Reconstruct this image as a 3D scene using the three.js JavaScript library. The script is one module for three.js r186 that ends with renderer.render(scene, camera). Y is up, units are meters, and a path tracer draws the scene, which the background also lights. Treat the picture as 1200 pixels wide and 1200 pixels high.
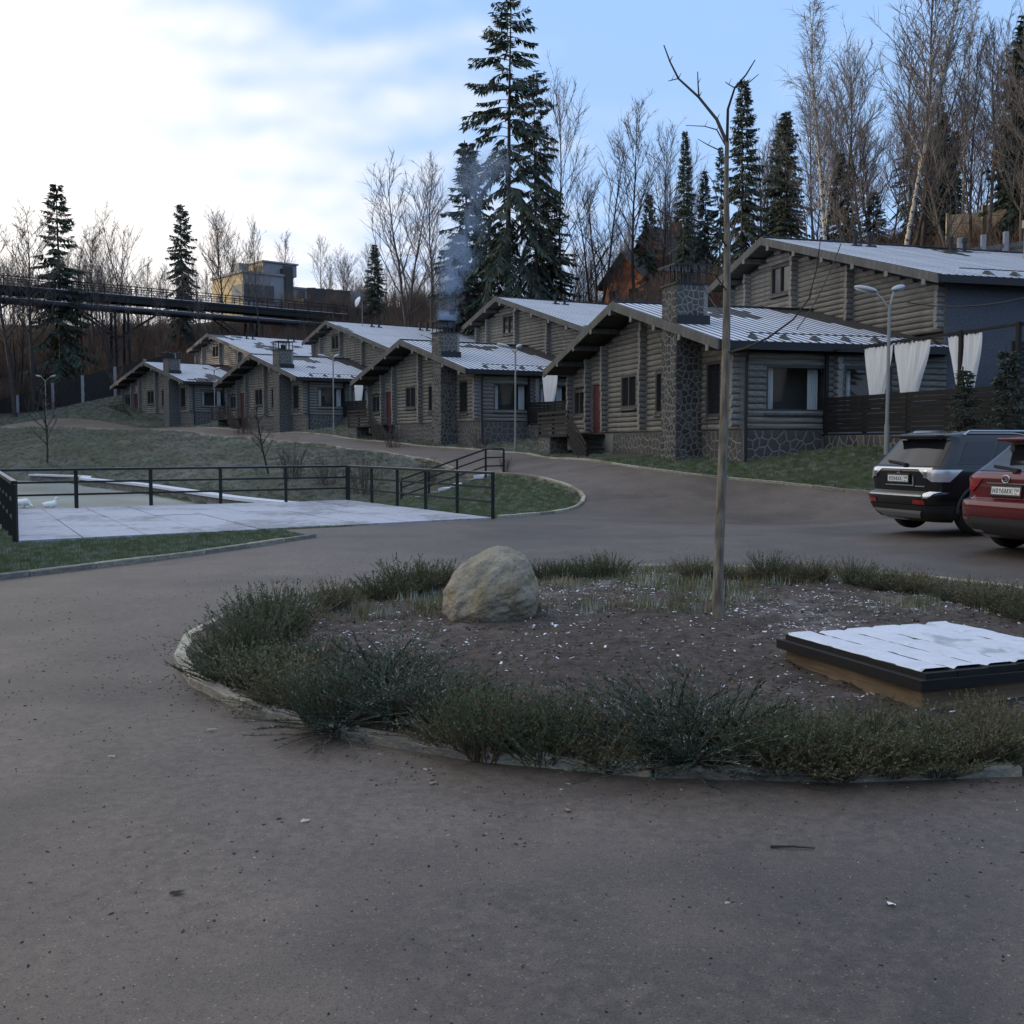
import * as THREE from 'three';
import { RoundedBoxGeometry } from 'three/addons/geometries/RoundedBoxGeometry.js';
import { mergeGeometries } from 'three/addons/utils/BufferGeometryUtils.js';
import { ImprovedNoise } from 'three/addons/math/ImprovedNoise.js';
import { Brush, Evaluator, SUBTRACTION } from 'three-bvh-csg';

// ------------------------------------------------------------------ camera, sky, sun, exposure
const F = 1287, EYE = 1.65, PITCH = Math.atan(80 / F), HZ = 520;
const scene = new THREE.Scene();
const camera = new THREE.PerspectiveCamera(2 * Math.atan(600 / F) * 180 / Math.PI, 1, 0.1, 1500);
camera.position.set(0, EYE, 0);
camera.rotation.x = -PITCH;
const renderer = new THREE.WebGLRenderer({ antialias: true });
renderer.toneMapping = THREE.LinearToneMapping;
renderer.toneMappingExposure = 1.2;
renderer.shadowMap.enabled = true;
const SUN_AZ = -62 * Math.PI / 180, SUN_EL = 9 * Math.PI / 180;   // azimuth measured from straight ahead, left is negative
const sunDir = new THREE.Vector3(Math.sin(SUN_AZ) * Math.cos(SUN_EL), Math.sin(SUN_EL), -Math.cos(SUN_AZ) * Math.cos(SUN_EL));

function rng(seed) { let a = seed >>> 0; return () => { a = (a + 0x6D2B79F5) | 0; let t = Math.imul(a ^ (a >>> 15), 1 | a); t = (t + Math.imul(t ^ (t >>> 7), 61 | t)) ^ t; return ((t ^ (t >>> 14)) >>> 0) / 4294967296; }; }
const clamp = (x, a = 0, b = 1) => Math.min(b, Math.max(a, x));
const sst = (a, b, x) => { const t = clamp((x - a) / (b - a)); return t * t * (3 - 2 * t); };
const mix = (a, b, t) => a + (b - a) * t;
// lattice value noise, periodic when per > 0
function hash(x, y, s) { let h = Math.imul(x, 374761393) + Math.imul(y, 668265263) + Math.imul(s, 2147483647 - 1013); h = Math.imul(h ^ (h >>> 13), 1274126177); return ((h ^ (h >>> 16)) >>> 0) / 4294967296; }
function vnoise(x, y, s = 0, per = 0) {
  const xi = Math.floor(x), yi = Math.floor(y), fx = x - xi, fy = y - yi;
  const w = (n) => per ? ((n % per) + per) % per : n;
  const u = fx * fx * (3 - 2 * fx), v = fy * fy * (3 - 2 * fy);
  const a = hash(w(xi), w(yi), s), b = hash(w(xi + 1), w(yi), s), c = hash(w(xi), w(yi + 1), s), d = hash(w(xi + 1), w(yi + 1), s);
  return mix(mix(a, b, u), mix(c, d, u), v);
}
function fbm(x, y, oct = 4, s = 0, per = 0) { let t = 0, a = 0.5, n = 0; for (let i = 0; i < oct; i++) { t += a * vnoise(x, y, s + i * 17, per); n += a; a *= 0.5; x *= 2; y *= 2; per *= 2; } return t / n; }

{ // the sky: thin bright cloud sheet towards the low sun on the left, clear blue to the right
  const W = 1024, H = 512, data = new Float32Array(W * H * 4);
  for (let j = 0; j < H; j++) for (let i = 0; i < W; i++) {
    const el = ((j + 0.5) / H - 0.5) * Math.PI, ph = ((i + 0.5) / W - 0.5) * 2 * Math.PI;
    const dx = Math.cos(ph) * Math.cos(el), dz = Math.sin(ph) * Math.cos(el), dy = Math.sin(el);
    const az = Math.atan2(dx, -dz) * 180 / Math.PI, ed = Math.max(0, el * 180 / Math.PI);
    const h = Math.exp(-Math.max(0, dy) * 5.5), hl = Math.exp(-Math.max(0, dy) * 16);
    let r = mix(0.28, 0.48, h), g = mix(0.48, 0.67, h), b = mix(0.84, 0.96, h);
    r = mix(r, 0.60, hl * 0.6); g = mix(g, 0.68, hl * 0.6); b = mix(b, 0.86, hl * 0.6);
    // streaky sheet
    const k = 1 / (dy + 0.28), cx = dx * k, cz = dz * k;
    const n = fbm(cx * 3.0 + 9, cz * 3.0 + 4, 6, 3), n2 = fbm(cx * 10 + cz * 5, cz * 16 - cx * 4, 6, 11), n3 = fbm(cx * 1.3 + 40, cz * 1.3 + 7, 4, 23);
    const edge = Math.abs(((az + 70 + 540) % 360) - 180);      // degrees from the middle of the cloud sheet (azimuth -70)
    let c = sst(-15, 15, 66 - edge - Math.max(0, Math.min(ed, 34) - 7) * 0.8 * sst(-70, 0, az) + (n - 0.5) * 16 + (n2 - 0.5) * 20);
    c = Math.max(c * (0.84 + 0.16 * sst(0.25, 0.6, n2 * 0.55 + n * 0.45)), 0.28 * sst(0.42, 0.8, n3 * 0.5 + n2 * 0.5), 0.80 * sst(26, 58, ed) * (0.40 + 0.60 * sst(150, 60, edge)) * (0.75 + 0.5 * (n3 - 0.5)));
    const sd = dx * sunDir.x + dy * sunDir.y + dz * sunDir.z, ang = Math.acos(clamp(sd, -1, 1)) * 180 / Math.PI;
    const gl = Math.exp(-ang / 30), cl = 0.86 + 0.55 * gl;
    r = mix(r, cl * 1.02, c); g = mix(g, cl * 0.985, c); b = mix(b, cl * mix(0.97, 0.92, gl), c);
    r += gl * 0.20; g += gl * 0.185; b += gl * 0.16;
    if (el < 0) { const t = sst(0, -0.15, el); r = mix(r, 0.10, t); g = mix(g, 0.10, t); b = mix(b, 0.10, t); }
    data.set([r, g, b, 1], (j * W + i) * 4);
  }
  const t = new THREE.DataTexture(data, W, H, THREE.RGBAFormat, THREE.FloatType);
  t.mapping = THREE.EquirectangularReflectionMapping; t.magFilter = THREE.LinearFilter; t.minFilter = THREE.LinearFilter; t.wrapS = THREE.RepeatWrapping; t.needsUpdate = true;
  scene.background = t; scene.environment = t;
}
const sun = new THREE.DirectionalLight(new THREE.Color(1.0, 0.80, 0.58), 3.0);
sun.position.copy(sunDir).multiplyScalar(300); sun.castShadow = true; sun.shadow.radius = 2;
sun.shadow.mapSize.set(4096, 4096);
Object.assign(sun.shadow.camera, { left: -160, right: 160, top: 120, bottom: -80, near: 1, far: 700 });
scene.add(sun); sun.target.position.set(0, 5, -70); scene.add(sun.target);

// ------------------------------------------------------------------ helpers
const P3 = (x, d, y) => new THREE.Vector3(x, y, -d);
// a point of the place seen at (px, py) of the photograph, standing `d` metres ahead
function at(px, py, d) { const c = Math.cos(PITCH), s = Math.sin(PITCH), xc = (px - 600) / F, yc = (600 - py) / F, k = d / (c + yc * s); return [xc * k, EYE + (yc * c - s) * k, -d]; }
const sub = (a, b) => [a[0] - b[0], a[1] - b[1], a[2] - b[2]], add = (a, b) => [a[0] + b[0], a[1] + b[1], a[2] + b[2]], mul = (a, k) => [a[0] * k, a[1] * k, a[2] * k];
const cross = (a, b) => [a[1] * b[2] - a[2] * b[1], a[2] * b[0] - a[0] * b[2], a[0] * b[1] - a[1] * b[0]], len = (a) => Math.hypot(a[0], a[1], a[2]), nrm = (a) => { const l = len(a) || 1; return [a[0] / l, a[1] / l, a[2] / l]; };
const lerp3 = (a, b, t) => [mix(a[0], b[0], t), mix(a[1], b[1], t), mix(a[2], b[2], t)];
class Buf {
  constructor() { this.p = []; this.n = []; this.u = []; this.i = []; this.c = null; }
  v(p, n, u = 0, w = 0) { this.p.push(p[0], p[1], p[2]); this.n.push(n[0], n[1], n[2]); this.u.push(u, w); return this.p.length / 3 - 1; }
  tri(a, b, c) { const n = nrm(cross(sub(b, a), sub(c, a))), k = this.p.length / 3; this.v(a, n, 0, 0); this.v(b, n, 1, 0); this.v(c, n, 0, 1); this.i.push(k, k + 1, k + 2); }
  quad(a, b, c, d, uw = len(sub(b, a)), vw = len(sub(d, a))) { const n = nrm(cross(sub(c, a), sub(d, b))), k = this.p.length / 3; this.v(a, n, 0, 0); this.v(b, n, uw, 0); this.v(c, n, uw, vw); this.v(d, n, 0, vw); this.i.push(k, k + 1, k + 2, k, k + 2, k + 3); }
  frustum(a, b, ra, rb, k = 6, caps = false, v0 = 0, us = ra) {
    const ax = nrm(sub(b, a)), s = nrm(cross(ax, Math.abs(ax[1]) < 0.9 ? [0, 1, 0] : [1, 0, 0])), t = cross(s, ax), base = this.p.length / 3, L = len(sub(b, a));
    for (let j = 0; j <= k; j++) { const an = j / k * 2 * Math.PI, d = add(mul(s, Math.cos(an)), mul(t, -Math.sin(an))); this.v(add(a, mul(d, ra)), d, j / k * 6.28 * us, v0); this.v(add(b, mul(d, rb)), d, j / k * 6.28 * us, v0 + L); }
    for (let j = 0; j < k; j++) { const q = base + 2 * j; this.i.push(q, q + 2, q + 1, q + 1, q + 2, q + 3); }
    if (caps) for (const [c, r, sg] of [[a, ra, -1], [b, rb, 1]]) { const n = mul(ax, sg), q = this.p.length / 3; this.v(c, n); for (let j = 0; j <= k; j++) { const an = j / k * 2 * Math.PI; this.v(add(c, add(mul(s, Math.cos(an) * r), mul(t, -Math.sin(an) * r))), n); } for (let j = 0; j < k; j++) sg > 0 ? this.i.push(q, q + 1 + j, q + 2 + j) : this.i.push(q, q + 2 + j, q + 1 + j); }
    return this;
  }
  path(pts, rs, k = 6, caps = true) { let v = 0; for (let j = 0; j < pts.length - 1; j++) { this.frustum(pts[j], pts[j + 1], rs[j], rs[j + 1], k, caps && (j === 0 || j === pts.length - 2), v, rs[0]); v += len(sub(pts[j + 1], pts[j])); } return this; }
  // eight corners: four of the top going round, four below them
  hex(t, b) { this.quad(t[0], t[1], t[2], t[3]); this.quad(b[3], b[2], b[1], b[0]); for (let j = 0; j < 4; j++) { const k = (j + 1) % 4; this.quad(t[j], b[j], b[k], t[k]); } return this; }
  box(x0, x1, y0, y1, z0, z1) { return this.hex([[x0, y1, z1], [x1, y1, z1], [x1, y1, z0], [x0, y1, z0]], [[x0, y0, z1], [x1, y0, z1], [x1, y0, z0], [x0, y0, z0]]); }
  // beam of rectangular section from a to b, up is the section's height direction
  beam(a, b, w, h, up = [0, 1, 0]) { const ax = nrm(sub(b, a)), s = nrm(cross(ax, up)), t = cross(s, ax), q = (p, i, j) => add(p, add(mul(s, i * w / 2), mul(t, j * h / 2))); return this.hex([q(a, -1, 1), q(a, 1, 1), q(b, 1, 1), q(b, -1, 1)], [q(a, -1, -1), q(a, 1, -1), q(b, 1, -1), q(b, -1, -1)]); }
  quad3(x0, x1, y0, y1, z) { this.quad([x0, y0, z], [x1, y0, z], [x1, y1, z], [x0, y1, z]); return this.geo(); }
  geo() { const g = new THREE.BufferGeometry(); g.setAttribute('position', new THREE.Float32BufferAttribute(this.p, 3)); g.setAttribute('normal', new THREE.Float32BufferAttribute(this.n, 3)); g.setAttribute('uv', new THREE.Float32BufferAttribute(this.u, 2)); if (this.c) g.setAttribute('color', new THREE.Float32BufferAttribute(this.c, 3)); g.setIndex(this.i); return g; }
}
const taken = {};
const numbered = (n) => { const k = taken[n] = (taken[n] ?? -1) + 1; return k ? `${n}_${String(k).padStart(3, '0')}` : n; };
function shade(o) { o.traverse((m) => { if (m.isMesh) { m.castShadow = true; m.receiveShadow = true; } }); return o; }
function mesh(name, geo, mat, parent) { const m = new THREE.Mesh(geo, mat); m.name = parent ? name : numbered(name); m.castShadow = m.receiveShadow = true; (parent || scene).add(m); return m; }
function thing(name, label, category, pos = [0, 0, 0], turn = 0, group) { const o = new THREE.Group(); o.name = numbered(name); o.position.set(...pos); o.rotation.y = turn; tag(o, label, category, group); scene.add(o); return o; }
function tag(o, label, category, group) { o.userData = { label, category }; if (group) o.userData.group = group; return o; }
const structure = (o, label) => { o.userData.kind = 'structure'; if (label) o.userData.label = label; return o; };
const stuff = (o, label, category) => { o.userData.kind = 'stuff'; if (label) o.userData.label = label; if (category) o.userData.category = category; return o; };
function copyOf(o, label, group) { const c = o.clone(); c.name = numbered(o.name); c.userData = { ...o.userData, label: label ?? o.userData.label }; if (group) c.userData.group = group; scene.add(c); return c; }
const boxGeo = new THREE.BoxGeometry(1, 1, 1);
function boxM(name, x0, x1, y0, y1, z0, z1, mat, parent) { const m = mesh(name, boxGeo, mat, parent); m.position.set((x0 + x1) / 2, (y0 + y1) / 2, (z0 + z1) / 2); m.scale.set(x1 - x0, y1 - y0, z1 - z0); return m; }

// textures: fn(u, v in 0..1) -> linear-ish sRGB 0..255 triple
function tex(size, fn, meters, srgb = true) {
  const d = new Uint8Array(size * size * 4);
  for (let j = 0; j < size; j++) for (let i = 0; i < size; i++) { const c = fn(i / size, j / size, i, j); const o = (j * size + i) * 4; d[o] = clamp(c[0], 0, 255); d[o + 1] = clamp(c[1], 0, 255); d[o + 2] = clamp(c[2], 0, 255); d[o + 3] = 255; }
  const t = new THREE.DataTexture(d, size, size); t.wrapS = t.wrapT = THREE.RepeatWrapping; t.magFilter = THREE.LinearFilter; t.minFilter = THREE.LinearMipmapLinearFilter; t.generateMipmaps = true; if (srgb) t.colorSpace = THREE.SRGBColorSpace; t.repeat.set(1 / meters, 1 / meters); t.needsUpdate = true; return t;
}
const lin = (r, g, b) => new THREE.Color().setRGB(r, g, b);
const std = (color, roughness = 0.85, extra = {}) => new THREE.MeshStandardMaterial({ color, roughness, ...extra });

// ------------------------------------------------------------------ ground height: smooth surface through surveyed points (x, distance, height)
const SURVEY = [[0, 0, 0], [-10, 0, 0], [10, 0, .03], [0, -20, 0], [-30, 0, 0], [30, 0, .3], [0, 10, 0], [-5, 15, 0], [2, 20, .02], [8, 18, .18], [14, 16, .22], [22, 18, .4],
  [9.4, 28.8, .35], [7.3, 31.5, .55], [4.6, 35, .8], [1.4, 45, 1.05], [-.2, 52, 1.25], [-2.8, 57, 1.42], [-3.92, 60.8, 1.56], [-8.8, 68, 1.85], [-17.5, 83, 2.49], [-31.4, 101, 3.22], [-49, 105, 3.2], [-75, 112, 3.4],
  [10.1, 31, 1.2], [13, 27, 1.1], [18, 24, 1.3], [25, 28, 3], [-.42, 24.1, 0], [1.9, 31, .08], [-.9, 40.6, .48], [-3.2, 47, .85], [-6.8, 55, 1.25], [-11.5, 65, 1.65], [-18.5, 76.5, 2.1], [-25, 86, 2.5], [-33, 95.5, 2.9],
  [-6, 33, -.2], [-4.2, 41, -.5], [-9.5, 38.5, -.35], [-17, 52, -.35], [-24.5, 62, -.35], [-26, 68, 0], [-40, 73, -.3], [-60, 70, -.2], [-70, 45, -.2], [-12.6, 26.8, -.15], [-20, 20, -.15], [-8.5, 18.2, 0],
  [12, 38, 1.6], [17, 33, 2], [23, 33, 3.5], [21, 43, 4], [30, 48, 8], [11, 66, 5], [20, 71, 9.5], [-5, 92, 6], [3, 97, 10], [-20, 111, 7], [-12.5, 117.5, 10.5], [30, 56, 9.5], [14, 84, 12],
  [-43.5, 113, 5.6], [-40, 115, 6.6], [-51, 112, 3.7], [-60, 125, 6.5], [-40, 128, 9], [-45, 148, 16], [-30, 150, 20.5], [-35, 165, 21], [0, 130, 15], [20, 100, 14], [40, 80, 16], [33, 70, 14], [60, 60, 18], [50, 110, 20], [0, 170, 22], [-90, 150, 16], [60, 20, 8], [80, 0, 6],
  [-135, 60, 23], [-115, 100, 20], [-115, 30, 19], [-92, 70, 9], [-170, 70, 28], [-70, 85, 1.5], [-75, 25, 2], [-60, 0, .5], [0, 300, 28], [200, 200, 30], [-200, 250, 30], [-250, 0, 20], [250, -50, 15], [-100, -50, 6], [100, -50, 3], [0, -60, 0]];
const ground = (() => {
  const n = SURVEY.length, C2 = 9, phi = (a, b) => Math.sqrt(a * a + b * b + C2), N = n + 1, M = [];
  for (let i = 0; i < n; i++) { const r = new Float64Array(N + 1); for (let j = 0; j < n; j++) r[j] = phi(SURVEY[i][0] - SURVEY[j][0], SURVEY[i][1] - SURVEY[j][1]); r[n] = 1; r[N] = SURVEY[i][2]; M.push(r); }
  const last = new Float64Array(N + 1); for (let j = 0; j < n; j++) last[j] = 1; M.push(last);
  for (let c = 0; c < N; c++) { let p = c; for (let r = c + 1; r < N; r++) if (Math.abs(M[r][c]) > Math.abs(M[p][c])) p = r; [M[c], M[p]] = [M[p], M[c]]; for (let r = c + 1; r < N; r++) { const k = M[r][c] / M[c][c]; if (k) for (let q = c; q <= N; q++) M[r][q] -= k * M[c][q]; } }
  const w = new Float64Array(N); for (let c = N - 1; c >= 0; c--) { let s = M[c][N]; for (let q = c + 1; q < N; q++) s -= M[c][q] * w[q]; w[c] = s / M[c][c]; }
  return (x, d) => { let s = w[n]; for (let j = 0; j < n; j++) s += w[j] * phi(x - SURVEY[j][0], d - SURVEY[j][1]); return s; };
})();
const inside = (poly, x, d) => { let c = false; for (let i = 0, j = poly.length - 1; i < poly.length; j = i++) { const [xi, yi] = poly[i], [xj, yj] = poly[j]; if ((yi > d) !== (yj > d) && x < (xj - xi) * (d - yi) / (yj - yi) + xi) c = !c; } return c; };
const edgeDist = (poly, x, d) => { let m = 1e9; for (let i = 0, j = poly.length - 1; i < poly.length; j = i++) { const [ax, ay] = poly[j], [bx, by] = poly[i], dx = bx - ax, dy = by - ay, t = clamp(((x - ax) * dx + (d - ay) * dy) / (dx * dx + dy * dy)); m = Math.min(m, Math.hypot(x - ax - t * dx, d - ay - t * dy)); } return m; };
function smoothLine(pts, step = 0.6) { const c = new THREE.CatmullRomCurve3(pts.map(([x, d]) => new THREE.Vector3(x, 0, d)), false, 'centripetal'), n = Math.max(2, Math.round(c.getLength() / step)); return c.getSpacedPoints(n).map((p) => [p.x, p.z]); }

// outlines on plan, (x, distance)
const roadFar = smoothLine([[60, 12], [32, 15], [22, 18.5], [13, 24.3], [9.4, 28.8], [7.3, 31.5], [4.6, 35], [3.2, 38.5], [1.6, 44.5], [-.2, 51.5], [-2.9, 56.8], [-8.8, 67.5], [-16.9, 80], [-24, 89.5], [-33, 99.5], [-42, 106], [-55, 110.5], [-80, 116]], 1);
const roadNear = smoothLine([[-80, 110.5], [-54, 105.8], [-42, 101.8], [-33, 95.8], [-25, 86.3], [-18.5, 76.8], [-11.5, 65.2], [-6.8, 55.2], [-3.2, 47], [-.7, 40.6], [.7, 36.8], [1.8, 33.3], [2.05, 31.5], [1.75, 29.4], [.85, 27], [-.3, 24.75]], 0.7);
const lawnKerb = smoothLine([[-3.45, 19.15], [-4.2, 17.2], [-5.06, 15.5], [-6.26, 13.4], [-9.5, 8.6], [-15, 4], [-24, 1], [-60, -2]], 0.8);
const deckFL = [-8.3, 18.3], deckBL = [-12.6, 26.8], deckBR = [-4.76, 31.7], deckFR = [-.42, 24.1];
const deckFront = [[-.42, 24.1], [-2.26, 22.2], [-4.35, 20.75]];
const ROAD = [[-60, -40], [60, -40], ...roadFar, ...roadNear, ...deckFront, ...lawnKerb];
const POND = [[-5.1, 32.6], [-12.7, 27.6], [-20, 22.5], [-45, 25], [-68, 45], [-62, 66], [-44, 70], [-30, 68], [-25.6, 64], [-24, 61], [-17, 51], [-9.4, 38.2], [-6.2, 34]];
const WATER_Y = -0.62;
const shapedGround = (x, d) => {
  let y = ground(x, d);
  if (x > -80 && x < 0 && d > 15 && d < 90) { const e = edgeDist(POND, x, d), inP = inside(POND, x, d); y = inP ? mix(Math.min(y, -.32), -1.5, sst(0, 1.4, e)) : mix(Math.min(y, -.28), y, sst(0, 5, e)); }
  return y;
};
// ------------------------------------------------------------------ materials
const grain = tex(512, (u, v) => { const a = fbm(u * 24, v * 24, 4, 5, 24), b = fbm(u * 5, v * 5, 3, 9, 5), c = hash(Math.floor(u * 512), Math.floor(v * 512), 3); const k = 120 + 95 * a + 40 * b + (c - .5) * 46 - 10; return [k, k, k]; }, 5);
const fineGrain = tex(256, (u, v, i, j) => { const a = fbm(u * 32, v * 32, 3, 2, 32), c = hash(i, j, 8), k = 176 + 66 * a + (c - .5) * 40 - 10; return [k, k, k]; }, 1);
const asphaltMap = tex(2048, (u, v, i, j) => {
  const a = fbm(u * 160, v * 160, 3, 1, 160), b = fbm(u * 14, v * 14, 4, 6, 14), c = hash(i, j, 4), agg = hash(i >> 1, j >> 1, 14);
  const dd = fbm(u * 5, v * 5, 5, 206, 5), wet = sst(.53, .64, dd * .7 + a * .3); let k = 84 + (a - .5) * 30 + (b - .5) * 20 + (c - .5) * 36 - wet * 13; let w = 0;
  if (agg > .993) { k += 46; w = 8; } if (agg < .02) k -= 30;
  return [k * 1.065, k * 0.95, k * 0.85 - w];
}, 6);
const asphaltBump = tex(1024, (u, v, i, j) => { const k = 110 + 120 * fbm(u * 220, v * 220, 2, 31, 220) + (hash(i, j, 9) - .5) * 60; return [k, k, k]; }, 3, false);
const soilMap = tex(1024, (u, v, i, j) => {
  const a = fbm(u * 60, v * 60, 4, 41, 60), b = fbm(u * 6, v * 6, 4, 43, 6), f = fbm(u * 90 + 3, v * 40, 3, 47, 0) , c = hash(i, j, 5);
  let k = 42 + a * 48 + (c - .5) * 28; let r = k * 1.03, g = k * .90, bl = k * .80;
  return [r, g, bl];
}, 3);
const snowMap = tex(512, (u, v, i, j) => { const a = fbm(u * 30, v * 30, 4, 51, 30), b = fbm(u * 4, v * 4, 4, 52, 4), c = hash(i, j, 6); let k = 226 + (a - .5) * 26 + (c - .5) * 12; const wear = sst(.56, .72, b * .55 + a * .45); k = mix(k, 148, wear * .6); return [k, k, k * 1.004]; }, 4);
const deckMap = tex(1024, (u, v, i, j) => { const a = fbm(u * 60, v * 60, 4, 151, 60), b = fbm(u * 5, v * 5, 5, 152, 5), c = hash(i, j, 16); let k = 228 + (a - .5) * 34 + (c - .5) * 16; const wear = sst(.52, .66, b * .6 + a * .4); k = mix(k, 130, wear * .5); return [k, k * .995, k * .985]; }, 8);
const iceMap = tex(1024, (u, v, i, j) => { const a = fbm(u * 8, v * 8, 5, 61, 8), b = fbm(u * 40, v * 16, 3, 62, 0), k = 160 + (a - .5) * 80 + (b - .5) * 20; const br = sst(.42, .2, a); return [k * mix(.97, 1.0, br), k * mix(1.01, .97, br), k * mix(1.0, .88, br)]; }, 30);
const rockMap = tex(512, (u, v, i, j) => { const a = fbm(u * 12, v * 12, 6, 71, 12), b = fbm(u * 60, v * 60, 3, 72, 60), c = hash(i, j, 7); const k = 128 + (a - .5) * 70 + (b - .5) * 80 + (c - .5) * 30; const y = sst(.4, .62, a); return [k * mix(1.06, 1.12, y), k * mix(1.0, 1.02, y), k * mix(.88, .82, y)]; }, 1.2);
const rockBump = tex(512, (u, v, i, j) => { const k = 255 * (.6 * fbm(u * 14, v * 14, 6, 75, 14) + .4 * fbm(u * 60, v * 60, 3, 76, 60)); return [k, k, k]; }, 1.2, false);
const stoneMap = tex(512, (u, v, i, j) => { const a = fbm(u * 12, v * 12, 6, 171, 12), b = fbm(u * 60, v * 60, 3, 172, 60), c = hash(i, j, 17); const k = 190 + (a - .5) * 90 + (b - .5) * 80 + (c - .5) * 30; const y = sst(.4, .62, a); return [k * mix(1.0, 1.03, y), k, k * mix(1.0, .94, y)]; }, 1.2);
const woodMap = tex(512, (u, v, i, j) => { const a = fbm(u * 4, v * 90, 4, 81, 0), b = fbm(u * 8, v * 8, 3, 82, 8), c = hash(i, j, 10), k = 170 + (a - .5) * 90 + (b - .5) * 50 + (c - .5) * 18; return [k, k * .985, k * .96]; }, 1.5);
const barkMap = tex(256, (u, v, i, j) => { const a = fbm(u * 20, v * 6, 4, 91, 0), k = 180 + (a - .5) * 130 + (hash(i, j, 2) - .5) * 30; return [k, k, k]; }, .8);
const birchMap = tex(256, (u, v) => { const a = fbm(u * 5, v * 34, 3, 95, 0), d = sst(.58, .68, a), k = mix(205, 50, d); return [k, k * .98, k * .94]; }, 1.6);

const M = {
  ground: std(lin(1, 1, 1), 1, { map: grain, vertexColors: true, bumpMap: grain, bumpScale: .04 }),
  asphalt: std(lin(1, 1, 1), .62, { map: asphaltMap, vertexColors: true, bumpMap: asphaltBump, bumpScale: .0016 }),
  soil: std(lin(1, 1, 1), 1, { map: soilMap, vertexColors: true, bumpMap: soilMap, bumpScale: .03 }),
  kerb: std(lin(.55, .52, .43), .92, { map: stoneMap }),
  kerbPale: std(lin(.72, .69, .58), .92, { map: stoneMap }),
  kerbDark: std(lin(.40, .38, .33), .92, { map: stoneMap }),
  snow: std(lin(.82, .86, .94), .8, { map: snowMap }),
  deckSnow: std(lin(.56, .59, .68), .8, { map: deckMap }),
  concrete: std(lin(.40, .39, .37), .9, { map: grain }),
  ice: new THREE.MeshPhysicalMaterial({ color: lin(.60, .66, .65), roughness: .32, map: iceMap, bumpMap: iceMap, bumpScale: .02, specularIntensity: .8 }),
  rail: std(lin(.011, .014, .013), .5, { metalness: .2 }),
  railTop: std(lin(.55, .56, .56), .7, { map: fineGrain }),
  rock: std(lin(1, 1, 1), .95, { vertexColors: true }),
  log: std(lin(.50, .48, .44), .8, { map: woodMap }),
  log2: std(lin(.45, .43, .40), .8, { map: woodMap }),
  log3: std(lin(.55, .53, .485), .8, { map: woodMap }),
  logEnd: std(lin(.58, .57, .54), .85, { map: woodMap }),
  trim: std(lin(.28, .28, .275), .75, { map: woodMap }),
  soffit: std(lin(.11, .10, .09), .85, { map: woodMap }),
  chink: std(lin(.12, .11, .10), .95),
  roofMetal: std(lin(.045, .046, .05), .5, { metalness: .3 }),
  darkMetal: std(lin(.03, .03, .033), .5, { metalness: .4 }),
  darkWood: std(lin(.016, .015, .015), .75, { map: woodMap }),
  darkWood2: std(lin(.022, .020, .019), .75, { map: woodMap }),
  redDoor: std(lin(.085, .012, .014), .55),
  frame: std(lin(.07, .062, .055), .6),
  plaster: std(lin(.17, .18, .21), .95, { map: fineGrain }),
  glass: new THREE.MeshPhysicalMaterial({ color: lin(.02, .022, .026), roughness: .06, specularIntensity: 1 }), pane: new THREE.MeshPhysicalMaterial({ color: lin(.8, .82, .82), roughness: .02, transmission: 1, thickness: 0, side: THREE.DoubleSide }),
  mortar: std(lin(.42, .405, .375), .95, { map: fineGrain }),
  curtain: new THREE.MeshPhysicalMaterial({ color: lin(.84, .83, .81), roughness: 1, transmission: .12, thickness: 0, side: THREE.DoubleSide }),
  pole: std(lin(.30, .30, .29), .55, { metalness: .4 }),
  lampShell: std(lin(.40, .41, .42), .4, { metalness: .3 }),
  lampLens: std(lin(.82, .84, .86), .25),
  yellowWall: std(lin(.72, .60, .36), .95, { map: fineGrain }),
  greyWall: std(lin(.42, .43, .45), .95, { map: fineGrain }),
  brick: std(lin(.55, .20, .09), .9, { map: fineGrain }),
  darkRoof: std(lin(.05, .045, .045), .8),
  goose: std(lin(.86, .85, .80), .9), bill: std(lin(.75, .33, .06), .6),
  bark: std(lin(.095, .082, .072), .95, { map: barkMap }), bark2: std(lin(.13, .112, .098), .95, { map: barkMap }), barkWarm: std(lin(.17, .14, .11), .95, { map: barkMap }),
  birch: std(lin(.66, .63, .58), .9, { map: birchMap }),
  twig: std(lin(.115, .098, .088), .95), twig2: std(lin(.15, .132, .125), .95), twigRed: std(lin(.14, .095, .08), .95),
  youngBark: std(lin(.40, .34, .25), .9, { map: barkMap }),
  needle: std(lin(.050, .068, .046), .9, { side: THREE.DoubleSide }), needle2: std(lin(.058, .072, .050), .9, { side: THREE.DoubleSide }), needle3: std(lin(.036, .058, .048), .9, { side: THREE.DoubleSide }),
  smoke: std(lin(.42, .52, .66), 1),
};
const stoneMats = [[.15, .15, .15], [.20, .195, .185], [.11, .115, .12], [.27, .255, .23], [.16, .15, .135]].map(([r, g, b]) => std(lin(r, g, b), .9, { map: stoneMap, bumpMap: rockBump, bumpScale: .02 }));

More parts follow.
